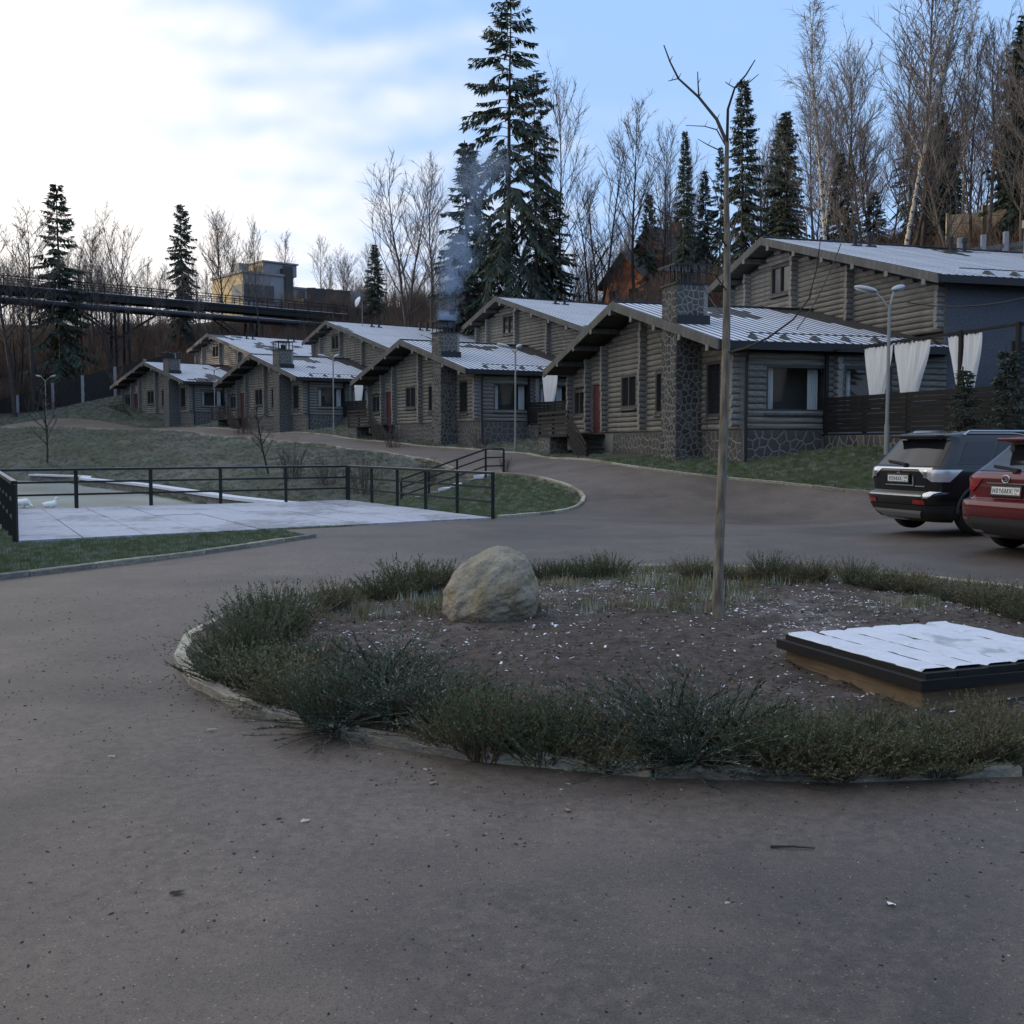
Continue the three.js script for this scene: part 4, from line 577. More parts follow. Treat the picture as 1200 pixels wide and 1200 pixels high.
{ // undergrowth of thin brown stems on the slopes
  const mk = (seed, n, h, sp) => { const R = rng(seed), B = new Buf(); for (let i = 0; i < n; i++) { const a = R() * 6.28, e = R() * .5, p = [Math.cos(a) * sp * R(), -.1, Math.sin(a) * sp * R()], d = nrm([Math.cos(a) * e, 1, Math.sin(a) * e]), pts = limb(B, p, d, h * (.5 + R() * .6), .014, .006, 3, .3, .02, R, 3); for (let q = 0; q < 5; q++) { const [b, ax] = alongPts(pts, .3 + R() * .7); limb(B, b, nrm([ax[0] + (R() - .5) * 1.5, ax[1] + R() * .4, ax[2] + (R() - .5) * 1.5]), h * (.15 + R() * .2), .008, .004, 2, .3, 0, R, 3); } } return B.geo(); };
  const g = mk(3, 26, 2.2, .9), R = rng(41), A = [], spots = (n, x0, x1, d0, d1, keep, s0, s1) => { for (let i = 0, c = 0; i < n * 8 && c < n; i++) { const x = mix(x0, x1, R()), d = mix(d0, d1, R()), y = ground(x, d); if (!keep(x, d, y)) continue; A.push([x, y, -d, R() * 6.28, mix(s0, s1, R())]); c++; } };
  spots(1100, -75, 0, 112, 160, (x, d, y) => y > 5 && !BANK(x, d) && !(x > -46 && x < -22 && d > 147 && d < 163), .7, 1.5);
  spots(1200, -14, 34, 76, 130, (x, d, y) => y > 8.5 && !(x > 8 && x < 20 && d > 100 && d < 116), .7, 1.5);
  spots(1000, 24, 60, 50, 104, (x, d, y) => y > 7.5 && x / d < .52, .7, 1.5);
  const cols = [lin(1, 1, 1), lin(1.25, 1.05, .92), lin(.75, .73, .72), lin(1.3, .98, .86)]; instances('undergrowth', g, std(lin(.105, .082, .068), .95), A, 'tangle of thin brown stems under the trees', 'undergrowth', (i) => cols[i % 4]);
  // bare bushes on the pond bank and by the houses
  const bushG = [mk(13, 34, 1.5, .5), mk(14, 30, 1.3, .45)], bush = (x, d, s, label, mat = M.twigRed) => { const o = thing('bare_bush', label, 'bush', [x, shapedGround(x, d), -d], x, 'bare bushes'); mesh('stems', bushG[Math.abs(Math.round(x * 7)) % 2], mat, o); o.scale.setScalar(s); };
  bush(-5.9, 43.5, 1.15, 'bare bush between the back railing and the road, left of the steps'); bush(-9.6, 47.5, 1.2, 'larger bare bush on the pond bank, behind the deck corner post', M.twig); bush(-7.6, 45.2, .9, 'low bare bush in the middle of the pond bank clump');
  bush(-3.3, 43.6, .7, 'small twiggy bush above the garden steps'); bush(-.2, 40.1, .45, 'tiny twig clump beside the top of the steps'); bush(-6.5, 60.6, 1.2, 'dark bush against the wall of the smoking house', M.twig); bush(-20.6, 83.8, 1.3, 'russet bush before the third log house'); bush(-1.6, 55.8, .8, 'brown bush at the terrace foot of the smoking house', M.twig);
  const sap = bareTree(61, { h: 3.2, r: .035, n: 12, first: .3, twigR: .006, sub2: 4, tw: 3, len: .34 }); plant(sap, M.bark, M.twig, -31.5, 74.5, 5.4, 'thin young tree on the far frosted pond bank', undefined, 1.2); plant(sap, M.bark, M.twig, -11.2, 50.5, 3.6, 'leaning sapling beside the bank bushes', undefined, 1.2, 'bare_tree', 0, .35);
}
// small spruces on the terrace slope
for (const [px, d, top, lab] of [[1128, 27.5, 428, 'small spruce behind the slatted fence, left of the other young one'], [1178, 26.5, 405, 'small spruce at the right edge, before the last curtain']]) { const x = (px - 600) / F * d; plant(conifer(px, { h: 3.2, R0: .75, base: .02, gap: .16, r: .04, spray: .36 }), M.bark, M.needle, x, d, heightTo(x, d, top), lab, undefined, 1, 'spruce_tree'); }

{ // the young tree in the flower bed
  const D = 9.35, pt = (px, py, dz = 0) => at(px, py, D + dz), o = thing('young_tree', 'young bare tree with thin upswept branches in the flower bed', 'tree', [0, 0, 0]), T = new Buf();
  const trunk = [pt(843, 738), pt(841, 700), pt(843, 640), pt(846, 560), pt(849, 480), pt(851, 400), pt(852, 330), pt(852, 270), pt(851, 220), pt(852, 165)]; T.path(trunk, [.062, .046, .042, .040, .037, .034, .030, .026, .021, .017], 10);
  for (let i = 0; i < 5; i++) { const a = i * 1.3; T.frustum(add(pt(843, 726), [Math.cos(a) * .02, 0, Math.sin(a) * .02]), add(pt(843, 741), [Math.cos(a) * .11, -.03, Math.sin(a) * .11]), .03, .012, 5); }
  const br = (pts, r0, r1) => { const C = new Buf(); C.path(pts, pts.map((_, i) => mix(r0, r1, i / (pts.length - 1))), 6); for (let i = 1; i < pts.length - 1; i++) C.frustum(pts[i], add(pts[i], [.02, .04, .02]), r1 * 1.2, r1 * .5, 4); mesh('branch', C.geo(), M.bark2, o); };
  br([pt(852, 168), pt(840, 140, .1), pt(819, 114, .2), pt(795, 92, .3), pt(785, 72, .35), pt(778, 53, .4)], .016, .005); br([pt(819, 114, .2), pt(818, 98, .2), pt(817.5, 84, .2)], .008, .004);
  br([pt(795, 92, .3), pt(787, 94, .3), pt(783, 95, .3)], .005, .003); br([pt(852, 168), pt(853, 128, -.1), pt(861, 103, -.2), pt(874, 88, -.25), pt(885, 70, -.3)], .014, .004); br([pt(861, 103, -.2), pt(876, 98, -.1), pt(889, 87, 0)], .007, .003); br([pt(861, 103, -.2), pt(854, 99, -.2), pt(850, 96, -.2)], .005, .003);
  br([pt(852, 196), pt(843, 176, .2), pt(830, 170, .3), pt(818, 163, .4)], .008, .003); br([pt(851, 172), pt(840, 152, .15), pt(826, 148, .3), pt(804, 147, .5)], .007, .003); br([pt(852, 290), pt(840, 271, -.2), pt(813, 257, -.4), pt(786, 255, -.5), pt(765, 242, -.6)], .010, .003);
  br([pt(852, 300), pt(858, 275, .2), pt(866, 245, .3), pt(877, 219, .4)], .010, .004); br([pt(852, 232), pt(866, 214, -.2), pt(880, 206, -.3), pt(897, 198, -.5)], .008, .003); br([pt(852, 262), pt(842, 240, .3), pt(836, 214, .5), pt(830, 205, .6)], .007, .003);
  br([pt(852, 413), pt(874, 408, -.2), pt(900, 396, -.4), pt(930, 374, -.6), pt(948, 350, -.8), pt(957, 315, -.9), pt(962, 277, -1)], .011, .003); br([pt(851, 372), pt(836, 356, .3), pt(826, 340, .5), pt(820, 318, .6)], .008, .003); br([pt(851, 352), pt(872, 332, .2), pt(890, 320, .4), pt(915, 312, .6)], .007, .003); br([pt(847, 545), pt(838, 530, .1), pt(830, 515, .2), pt(826, 470, .3), pt(828, 440, .3)], .006, .003); br([pt(851, 340), pt(838, 322, -.4), pt(812, 316, -.6), pt(800, 300, -.7)], .007, .003);
  br([pt(845, 742), pt(850, 700, .05), pt(851, 672, .06)], .005, .003);
  mesh('trunk', T.geo(), M.youngBark, o);
  { const base = pt(843, 738); o.position.set(base[0], base[1], base[2]); for (const m of o.children) m.geometry.translate(-base[0], -base[1], -base[2]); }
}

// ------------------------------------------------------------------ boulder, hatch
const gp = (px, py, y = 0) => { const a = at(px, py, 1), k = (y - EYE) / (a[1] - EYE); return [a[0] * k, k]; };
{ const IN = new ImprovedNoise(), g = new THREE.IcosahedronGeometry(1, 62), p = g.attributes.position, u = new Float32Array(p.count * 3);
  for (let i = 0; i < p.count; i++) { let x = p.getX(i), y = p.getY(i), z = p.getZ(i); const f = (q, s) => IN.noise(x * q + s, y * q + s * .3, z * q - s); const n = .10 * f(1.4, 4) + .07 * f(3.1, 13) + .03 * f(7, 5) + .012 * f(15, 7) + .007 * f(34, 2) + .004 * f(70, 1);
    const k = 1 + n; let X = x * .40 * k, Y = y * .40 * k, Z = z * .36 * k; const t = clamp((Y + .4) / .8); X *= mix(1.10, .74, Math.pow(t, 2)); Z *= mix(1.08, .74, t * t); X += .13 * t - (x < 0 ? .05 * (1 - t) : 0); if (Y > .27) Y = .27 + (Y - .27) * .72; if (Y < -.26) Y = -.26 + (Y + .26) * .4; p.setXYZ(i, X, Y + .26, Z); const m = f(2.2, 21) * .5 + f(5, 8) * .35 + f(12, 3) * .3, sp = f(40, 9) * .35 + f(75, 6) * .35, k2 = clamp(1 + m * .45 + sp * .6, .35, 1.8), w = sst(-.2, .5, f(1.7, 31)); u.set([.29 * k2, mix(.26, .235, w) * k2, mix(.195, .145, w) * k2], i * 3); }
  g.setAttribute('color', new THREE.BufferAttribute(u, 3)); g.computeVertexNormals(); const [x, d] = gp(572, 728, .09), m = mesh('boulder', g, M.rock); m.position.set(x, bedHeight(x, d) - .03, -d); m.rotation.y = .35; tag(m, 'rounded tan granite boulder standing on the flower bed', 'boulder'); }
{ const A = at(922, 744, 7.62), Dd = at(1081, 789, 6.34), top = .325, o = thing('hatch_cover', 'low wooden hatch cover with snow on its planks, in the flower bed', 'hatch', [A[0], 0, A[2]], 0), u = nrm([Dd[0] - A[0], 0, Dd[2] - A[2]]), v = nrm([-u[2], 0, u[0]]).map((x, i) => x), L = Math.hypot(Dd[0] - A[0], Dd[2] - A[2]); const w = v[0] < 0 ? mul(v, -1) : v, n = 6, W = .235;
  const c = (a, b, y) => [u[0] * a + w[0] * b, y, u[2] * a + w[2] * b], slab = (a0, a1, b0, b1, y0, y1) => new Buf().hex([c(a0, b0, y1), c(a1, b0, y1), c(a1, b1, y1), c(a0, b1, y1)], [c(a0, b0, y0), c(a1, b0, y0), c(a1, b1, y0), c(a0, b1, y0)]).geo(); const R = rng(8);
  const uvT = (g, s) => { const p = g.attributes.position, q = g.attributes.uv; for (let i = 0; i < p.count; i++) q.setXY(i, p.getX(i) * (u[0] + w[0]) + p.getZ(i) * (u[2] + w[2]) + s, p.getY(i)); return g; };
  for (let i = 0; i < n; i++) { const y = top - .012 + R() * .012, e = (R() - .5) * .03, pl = mesh('plank', slab(-.02 + e * .3, L + .02 + e, i * W + .003, (i + 1) * W - .003, y - .04, y), M.darkWood2, o); // snow lies on each plank, short of its worn edges
    const sB = new Buf(), m = 26, ed = (k, s) => -.004 + .022 * sst(.45, .8, fbm(k * .45 + i * 9, s, 3, 601)); for (let k = 0; k <= m; k++) { const a = mix(.012, L - .02, k / m), b0 = i * W + .01 + ed(k, 1), b1 = (i + 1) * W - .01 - ed(k, 5), hh = .011 + .008 * vnoise(k * .7, i, 4); for (const b of [b0, mix(b0, b1, .12), mix(b0, b1, .88), b1]) sB.v(c(a, b, y + (b === b0 || b === b1 ? .001 : hh)), [0, 1, 0], a, b + i * .3); if (k) for (let q = 0; q < 3; q++) { const z = k * 4 + q; sB.i.push(z - 4, z, z - 3, z - 3, z, z + 1); } } const sg = sB.geo(); sg.computeVertexNormals(); const nn = sg.attributes.normal; if (nn.getY(6) < 0) { sg.index.array.reverse(); sg.computeVertexNormals(); } mesh('snow_layer', sg, M.snow, pl); }
  const Wt = n * W; for (const [a0, a1, b0, b1, nm, mt] of [[-.05, L + .05, -.05, -.0, 'frame_board', M.darkWood], [L + .022, L + .05, 0, Wt, 'frame_board', M.darkWood], [-.05, -.022, 0, Wt, 'frame_board', M.darkWood], [-.05, L + .05, Wt, Wt + .05, 'frame_board', M.darkWood]]) mesh(nm, uvT(slab(a0, a1, b0, b1, top - .105, top - .045), 0), mt, o);
  const tan = std(lin(.46, .33, .20), .9, { map: woodMap }); for (const [a0, a1, b0, b1] of [[0, L, 0, .05], [L - .05, L, .05, Wt - .05], [0, .05, .05, Wt - .05], [0, L, Wt - .05, Wt]]) mesh('box_side', uvT(slab(a0, a1, b0, b1, -.05, top - .106), 0), tan, o); }

// ------------------------------------------------------------------ planting round the bed
function shrubGeo(seed, { n = 170, h = .42, sp = .34, leaf = 20, ls = .022, flat = .8, lw = .35 }) { const R = rng(seed), S = new Buf(), Lf = new Buf(); for (let i = 0; i < n; i++) { const a = R() * 6.28, e = Math.pow(R(), .65) * flat, p = [Math.cos(a) * sp * .35 * R(), 0, Math.sin(a) * sp * .35 * R()], pts = limb(S, p, nrm([Math.cos(a) * e, 1 - e * .4, Math.sin(a) * e]), h * (.55 + R() * .6), .0042, .0015, 4, .35, .03, R, 3); for (let q = 0; q < leaf; q++) { const [b, ax] = alongPts(pts, .3 + .7 * R()), d = nrm([ax[0] + (R() - .5) * 2, ax[1] + R() * .6, ax[2] + (R() - .5) * 2]), sd = nrm(cross(d, [R() - .5, R() - .5, R() - .5])), l = ls * (.6 + R() * .8); Lf.tri(b, add(add(b, mul(d, l * .5)), mul(sd, l * lw)), add(b, mul(d, l))); } } return { S: S.geo(), L: Lf.geo() }; }
function juniperGeo(seed, { n = 70, L = .55 }) { const R = rng(seed), S = new Buf(), Lf = new Buf(), Fr = new Buf(); for (let i = 0; i < n; i++) { const a = R() * 6.28, e = .55 + R() * .9, pts = limb(S, [0, .02, 0], nrm([Math.cos(a) * Math.sin(e), Math.cos(e) + .12, Math.sin(a) * Math.sin(e)]), L * (.5 + R() * .6), .005, .002, 5, .25, -.07, R, 3); for (let q = 0; q < 96; q++) { const t = .12 + .88 * R(), [b, ax] = alongPts(pts, t), d = nrm([ax[0] * 1.1 + (R() - .5) * 1.7, ax[1] + .35 + (R() - .5) * .7, ax[2] * 1.1 + (R() - .5) * 1.7]), sd = nrm(cross(d, [R() - .5, R() - .5, R() - .5])), l = .016 + R() * .024, f = R() < .05 && d[1] > .2 ? Fr : Lf; f.tri(b, add(add(b, mul(d, l * .5)), mul(sd, .0028 + R() * .003)), add(b, mul(d, l))); } } return { S: S.geo(), L: Lf.geo(), F: Fr.geo() }; }
const dbl = { side: THREE.DoubleSide };
const shrubs = [shrubGeo(1, {}), shrubGeo(2, { n: 150, h: .5, sp: .3, flat: .6 }), shrubGeo(3, { n: 190, h: .34, sp: .4, flat: 1.0 })], junipers = [juniperGeo(5, {}), juniperGeo(6, { L: .65, n: 80 })];
const leafM = [std(lin(.115, .135, .055), .9, dbl), std(lin(.17, .16, .080), .9, dbl), std(lin(.080, .12, .054), .9, dbl)], stemM = std(lin(.13, .105, .07), .9), junM = std(lin(.036, .068, .042), .9, dbl), frostM = std(lin(.42, .48, .46), .9, dbl), tuftM = std(lin(.14, .15, .07), .9, dbl);
let shrubNo = 0;
function shrub(px, py, s, kind, label, group) { if (py > 848) py -= 7; const [x, d] = gp(px, py, .07), o = thing(kind === 'j' ? 'juniper_shrub' : 'low_shrub', label, 'shrub', [x, bedHeight(x, d) - .03, -d], shrubNo * 2.4, group); shrubNo++; if (kind === 'j') { const g = junipers[shrubNo % 2]; mesh('stems', g.S, stemM, o); mesh('foliage', g.L, junM, o); mesh('frosted_tips', g.F, frostM, o); } else { const g = shrubs[shrubNo % 3]; mesh('stems', g.S, stemM, o); mesh('foliage', g.L, leafM[(shrubNo * 5 + px) % 3], o); } s *= kind === 'j' ? 1.0 : px < 380 && py > 725 ? 1.12 : 1.0; o.scale.set(s * 1.12, s * (.62 + .3 * hash(px, py, 1)), s * 1.12); o.rotation.z = (hash(px, py, 3) - .5) * .3; return o; }
const ORD = ['', 'second ', 'third ', 'fourth ', 'fifth ', 'sixth ', 'seventh ', 'eighth ', 'ninth ', 'tenth ', 'eleventh ', 'twelfth ', 'thirteenth ', 'fourteenth ', 'fifteenth ', 'sixteenth ', 'seventeenth ', 'eighteenth ', 'nineteenth ', 'twentieth ', 'twenty-first ', 'twenty-second ', 'twenty-third '];
const row = (list, kind, what, where, group) => [...list].sort((a, b) => a[0] - b[0]).forEach(([px, py, s], i) => shrub(px, py, s, kind, i ? `${what}, ${ORD[i]}from the left ${where}` : `${what}, leftmost ${where}`, group));
row([[283, 790, 1], [300, 768, 1.05], [318, 800, 1], [330, 750, 1.1], [345, 815, .95], [352, 780, .9], [320, 735, .9], [268, 775, .8], [372, 838, .7], [295, 745, .75]], 'o', 'olive shrub', 'in the clump at the left end of the bed', 'olive shrubs at the left end of the bed');
row([[415, 825, 1], [455, 838, 1.1], [490, 828, .95], [445, 805, .95], [515, 850, .9], [395, 845, .8], [540, 815, .7], [470, 790, .8]], 'j', 'dark spreading juniper', 'of those front left in the bed', 'junipers left of the middle');
row([[765, 880, 1.05], [805, 895, 1.15], [842, 878, 1], [735, 868, .85], [790, 860, .9], [865, 862, .7], [815, 893, .75]], 'j', 'dark juniper', 'of those hanging over the front kerb below the tree', 'junipers right of the middle');
row([[540, 868, .9], [570, 880, .95], [600, 872, .8], [635, 885, .85], [660, 878, .75], [690, 885, .8], [715, 893, .7], [555, 850, .8], [885, 895, .85], [915, 900, .8], [945, 895, .9], [975, 905, .8], [1005, 898, .85], [1035, 900, .75], [1065, 897, .8], [1100, 900, .7], [1135, 893, .75], [1165, 890, .7], [1195, 890, .75], [1020, 875, .7], [1090, 878, .6], [1160, 870, .6], [940, 875, .6]], 'o', 'dry olive shrub', 'along the front kerb of the bed', 'olive shrubs along the front kerb');
row([[395, 716, .75], [452, 702, 1.15], [480, 698, 1.1], [508, 694, 1], [530, 690, .8], [638, 682, .75], [655, 680, .6], [688, 683, .85], [715, 682, .9], [812, 686, .75], [835, 684, .7], [868, 686, .75], [900, 688, .8], [930, 690, .85], [952, 690, .8], [1000, 694, .75], [1030, 698, .85], [1060, 702, .95], [1085, 706, .6], [1120, 712, .8], [1150, 722, .85], [1180, 728, .9], [1205, 735, .9]], 'o', 'low olive shrub', 'along the back kerb of the bed', 'olive shrubs along the back kerb');

// grass, litter, crumbs
{ const blade = (n, h, w, seed) => { const R = rng(seed), B = new Buf(); for (let i = 0; i < n; i++) { const a = R() * 6.28, r = R() * w, x = Math.cos(a) * r, z = Math.sin(a) * r, l = h * (.5 + R() * .8), b = R() * .6, c = R() * 6.28, k = h * .045; B.tri([x - Math.cos(c + 1.5) * k, 0, z - Math.sin(c + 1.5) * k], [x + Math.cos(c + 1.5) * k, 0, z + Math.sin(c + 1.5) * k], [x + Math.cos(c) * l * b, l, z + Math.sin(c) * l * b]); } return B.geo(); };
  const g = blade(26, .1, .14, 3), R = rng(19), near = [], farG = [], HOUSE = [h1, h2, h3, h4];
  const ok = (x, d) => !inside(ROAD, x, d) && !inside(POND, x, d) && !inside([deckFL, deckBL, deckBR, deckFR], x, d);
  const sow = (list, n, x0, x1, d0, d1, s0, s1, keep = () => true) => { for (let i = 0; i < n; i++) { const x = mix(x0, x1, R()), d = mix(d0, d1, R()); if (Math.abs(x) > .52 * d + 1 || !ok(x, d) || !keep(x, d)) continue; list.push([x, shapedGround(x, d) - .03, -d, R() * 6.28, mix(s0, s1, R())]); } };
  sow(near, 15000, -10, -3, 12.5, 22, .35, .65); sow(near, 9000, -5, 2.2, 24, 40, .45, .8); sow(near, 7000, 2.5, 11, 28, 40, .5, 1.0);
  sow(farG, 16000, -50, -3, 40, 104, .7, 1.3); sow(farG, 6000, -55, -33, 104, 117, .9, 1.6); sow(farG, 5000, -10, 4, 42, 72, .7, 1.2);
  const mat = std(lin(1, 1, 1), .95, dbl), pal = [lin(.095, .14, .045), lin(.12, .155, .06), lin(.16, .155, .08), lin(.30, .34, .28), lin(.08, .11, .04)], palF = [lin(.12, .125, .075), lin(.16, .145, .095), lin(.26, .28, .245), lin(.30, .31, .28), lin(.10, .11, .06)];
  instances('lawn_grass', g, mat, near, 'short green grass with touches of frost beside the drive', 'grass', (i) => pal[Math.floor(hash(i, 3, 1) * 4.6)]);
  instances('bank_grass', g, mat, farG, 'frosted rough grass on the pond bank and road verges', 'grass', (i) => palF[Math.floor(hash(i, 5, 1) * 5)]);
  // grass inside the bed
  const bedG = []; for (let i = 0; i < 1500; i++) { const a = R() * 6.28, r = BED_R * Math.sqrt(R()) * .97, x = BED[0] + Math.cos(a) * r, d = BED[1] + Math.sin(a) * r; const m = fbm(x * .55 + 4, d * .55 + 2, 3, 333) + (d > 9.6 ? .16 : -.06) + (r > 3.6 ? .06 : 0); if (m < .56) continue; bedG.push([x, bedHeight(x, d) - .01, -d, R() * 6.28, .5 + R() * .7]); }
  instances('bed_grass', g, mat, bedG, 'pale grass tufts growing through the mulch of the flower bed', 'grass', (i) => [lin(.17, .17, .07), lin(.13, .15, .06), lin(.36, .38, .30), lin(.24, .20, .11)][i % 4]);
  // mulch chips and frosted leaves
  const chip = new Buf(); chip.quad([-.5, .02, -.22], [.5, .05, -.16], [.45, .1, .2], [-.5, .0, .18]); chip.quad([-.5, .0, .18], [.45, .1, .2], [.3, -.05, .3], [-.4, -.1, .3]); const litter = [];
  for (let i = 0; i < 24000; i++) { const a = R() * 6.28, r = BED_R * Math.sqrt(R()) * .985, x = BED[0] + Math.cos(a) * r, d = BED[1] + Math.sin(a) * r; litter.push([x, bedHeight(x, d) + .006, -d, R() * 6.28, .009 + R() * R() * .036, (R() - .5) * .7, (R() - .5) * .7]); }
  const lc = [lin(.07, .05, .036), lin(.10, .07, .048), lin(.045, .033, .026), lin(.15, .11, .075), lin(.055, .045, .042)], wc = [lin(.62, .63, .66), lin(.42, .40, .38), lin(.75, .77, .80)];
  instances('mulch', chip.geo(), std(lin(1, 1, 1), .95, dbl), litter, 'bark mulch and frosted fallen leaves scattered over the flower bed', 'mulch', (i, e) => { const f = fbm(e[0] * .8 + 3, -e[2] * .8, 3, 317) * .55 + fbm(e[0] * 3, -e[2] * 3, 3, 319) * .45; return hash(i, 9, 2) < .09 + .62 * sst(.48, .62, f) ? wc[i % 3] : lc[i % 5]; });
  const crumbs = []; const crumb = new THREE.IcosahedronGeometry(1, 0); for (let i = 0; i < 5200; i++) { const a = R() * 6.28, r = BED_R + .08 + Math.pow(R(), 2.2) * 2.6, x = BED[0] + Math.cos(a) * r, d = BED[1] + Math.sin(a) * r; if (d < 2.6 || fbm(x * 1.6, d * 1.6, 3, 341) < .5) continue; crumbs.push([x, ground(x, d) + .001, -d, R() * 6.28, [.003 + R() * R() * .012, .002 + R() * .004, .003 + R() * R() * .014]]); } for (let i = 0; i < 900; i++) { const d = 2.9 + R() * 8, x = (R() - .5) * d; if (Math.hypot(x - BED[0], d - BED[1]) < BED_R + .1) continue; crumbs.push([x, ground(x, d) + .001, -d, R() * 6.28, [.002 + R() * R() * .008, .002 + R() * .003, .002 + R() * R() * .008]]); }
  instances('crumbs', crumb, std(lin(1, 1, 1), .95), crumbs, 'dark soil crumbs and grit scattered on the asphalt', 'grit', (i) => hash(i, 4, 4) < .06 ? lin(.45, .42, .36) : [lin(.035, .028, .022), lin(.055, .042, .032), lin(.08, .065, .05)][i % 3]);
}
{ // twig, scraps and leaves on the asphalt
  const T = new Buf(), a = gp(903, 994), b = gp(955, 996); T.path([[a[0], .008, -a[1]], [mix(a[0], b[0], .5), .012, -a[1] + .01], [b[0], .008, -b[1]]], [.006, .005, .003], 5); tag(mesh('twig', T.geo(), M.bark), 'single dark twig lying on the asphalt before the flower bed', 'twig');
  const leaf = (px, py, s, col, label, turn) => { const [x, d] = gp(px, py), B = new Buf(), n = 7, R = rng(px); const ring = []; for (let i = 0; i < n; i++) { const t = i / n * 6.28, r = s * (.6 + .4 * R()); ring.push([Math.cos(t) * r, .004 + R() * .012, Math.sin(t) * r * .45]); } for (let i = 0; i < n; i++) B.tri([0, .012, 0], ring[(i + 1) % n], ring[i]); const m = mesh('fallen_leaf', B.geo(), std(col, .9, dbl)); m.position.set(x, ground(x, d), -d); m.rotation.y = turn; tag(m, label, 'leaf', 'leaves and scraps on the asphalt'); };
  leaf(1044, 1062, .026, lin(.8, .8, .78), 'bright white scrap on the asphalt near the lower right corner', -.7); leaf(357, 962, .03, lin(.55, .5, .42), 'pale forked leaf on the asphalt below the juniper clump', .5); leaf(131, 886, .03, lin(.5, .47, .42), 'pale leaf on the asphalt far to the left', .2); leaf(248, 855, .035, lin(.4, .37, .32), 'pale sliver of leaf left of the flower bed kerb', .1); leaf(208, 1046, .04, lin(.03, .028, .025), 'dark curled leaf on the asphalt at lower left', .4); leaf(507, 918, .035, lin(.30, .2, .12), 'brown leaf close to the front kerb of the bed', .9); leaf(742, 768, .07, lin(.5, .42, .36), 'large pale leaf on the mulch in the middle of the bed', .2); leaf(665, 950, .03, lin(.28, .2, .13), 'brown leaf on the asphalt under the middle of the kerb', 1.9);
}
// ------------------------------------------------------------------ cars: bodies lofted through plan-view slices (y, rear x, front x, half width, corner radius)
const carSlices = {
  dark: [[.20, .34, 4.35, .76, .3], [.26, .22, 4.46, .82, .32], [.36, .10, 4.58, .86, .34], [.50, .03, 4.64, .885, .34], [.60, .0, 4.66, .90, .34], [.66, .015, 4.66, .90, .33], [.675, .03, 4.66, .90, .33], [.69, .105, 4.65, .90, .31], [.70, .118, 4.64, .90, .30], [.95, .115, 4.52, .895, .28], [1.02, .12, 4.2, .888, .27], [1.06, .135, 3.62, .88, .26], [1.12, .20, 3.46, .862, .25], [1.24, .30, 3.2, .82, .24], [1.42, .45, 2.86, .745, .22], [1.54, .54, 2.62, .695, .22], [1.58, .46, 2.52, .675, .2], [1.62, .50, 2.36, .65, .2], [1.66, .75, 2.1, .58, .2], [1.68, 1.1, 1.8, .40, .2]],
  red: [[.20, .34, 4.30, .78, .3], [.27, .20, 4.42, .84, .34], [.38, .07, 4.55, .88, .36], [.52, .01, 4.62, .905, .38], [.64, .0, 4.63, .92, .40], [.70, .03, 4.62, .92, .38], [.715, .05, 4.62, .92, .38], [.735, .14, 4.61, .916, .35], [.75, .155, 4.6, .915, .34], [.92, .17, 4.5, .91, .34], [1.0, .15, 4.2, .90, .34], [1.05, .15, 3.6, .885, .34], [1.10, .22, 3.42, .865, .32], [1.22, .40, 3.16, .81, .28], [1.38, .60, 2.86, .735, .24], [1.50, .74, 2.6, .68, .22], [1.54, .58, 2.5, .665, .2], [1.58, .62, 2.34, .64, .2], [1.62, .9, 2.1, .56, .2], [1.645, 1.2, 1.8, .40, .2]],
};
function carSurface(S) {
  const slice = (y) => { let i = 0; while (i < S.length - 2 && y > S[i + 1][0]) i++; const t = clamp((y - S[i][0]) / (S[i + 1][0] - S[i][0])); return S[i].map((v, k) => mix(v, S[i + 1][k], t)); };
  const contour = (sl, a) => { const [, xr, xf, W, rc] = sl, s1 = W - rc, arc = Math.PI / 2 * rc; if (a < s1) return [xr + .05 * (a / W) ** 2, a]; if (a < s1 + arc) { const t = (a - s1) / rc; return [xr + rc - Math.cos(t) * rc + .05 * (s1 / W) ** 2 * (1 - t / 1.571), s1 + Math.sin(t) * rc]; } return [Math.min(xf - .3, xr + rc + (a - s1 - arc)), W]; };
  const point = (a, y) => { const [x, z] = contour(slice(y), Math.abs(a)); return [x, y, z * Math.sign(a)]; };
  const ring = (sl) => { const [, xr, xf, W, rc] = sl, out = [], s1 = W - rc, arc = Math.PI / 2 * rc, fr = Math.min(.45, W * .6); for (let i = 0; i <= 5; i++) out.push(contour(sl, s1 * i / 5)); for (let i = 1; i <= 6; i++) out.push(contour(sl, s1 + arc * i / 6)); const x0 = xr + rc, x1 = Math.max(x0 + .05, xf - fr); for (let i = 1; i <= 16; i++) out.push([mix(x0, x1, i / 16), W]); for (let i = 1; i <= 6; i++) { const t = i / 6 * Math.PI / 2; out.push([x1 + Math.sin(t) * fr * .85, W - fr + Math.cos(t) * fr]); } for (let i = 1; i <= 4; i++) out.push([x1 + fr * .85 + fr * .15 * i / 4, (W - fr) * (1 - i / 4)]); const m = out.slice(1, -1).reverse().map(([x, z]) => [x, -z]); return [...out, ...m]; };
  return { slice, point, ring };
}
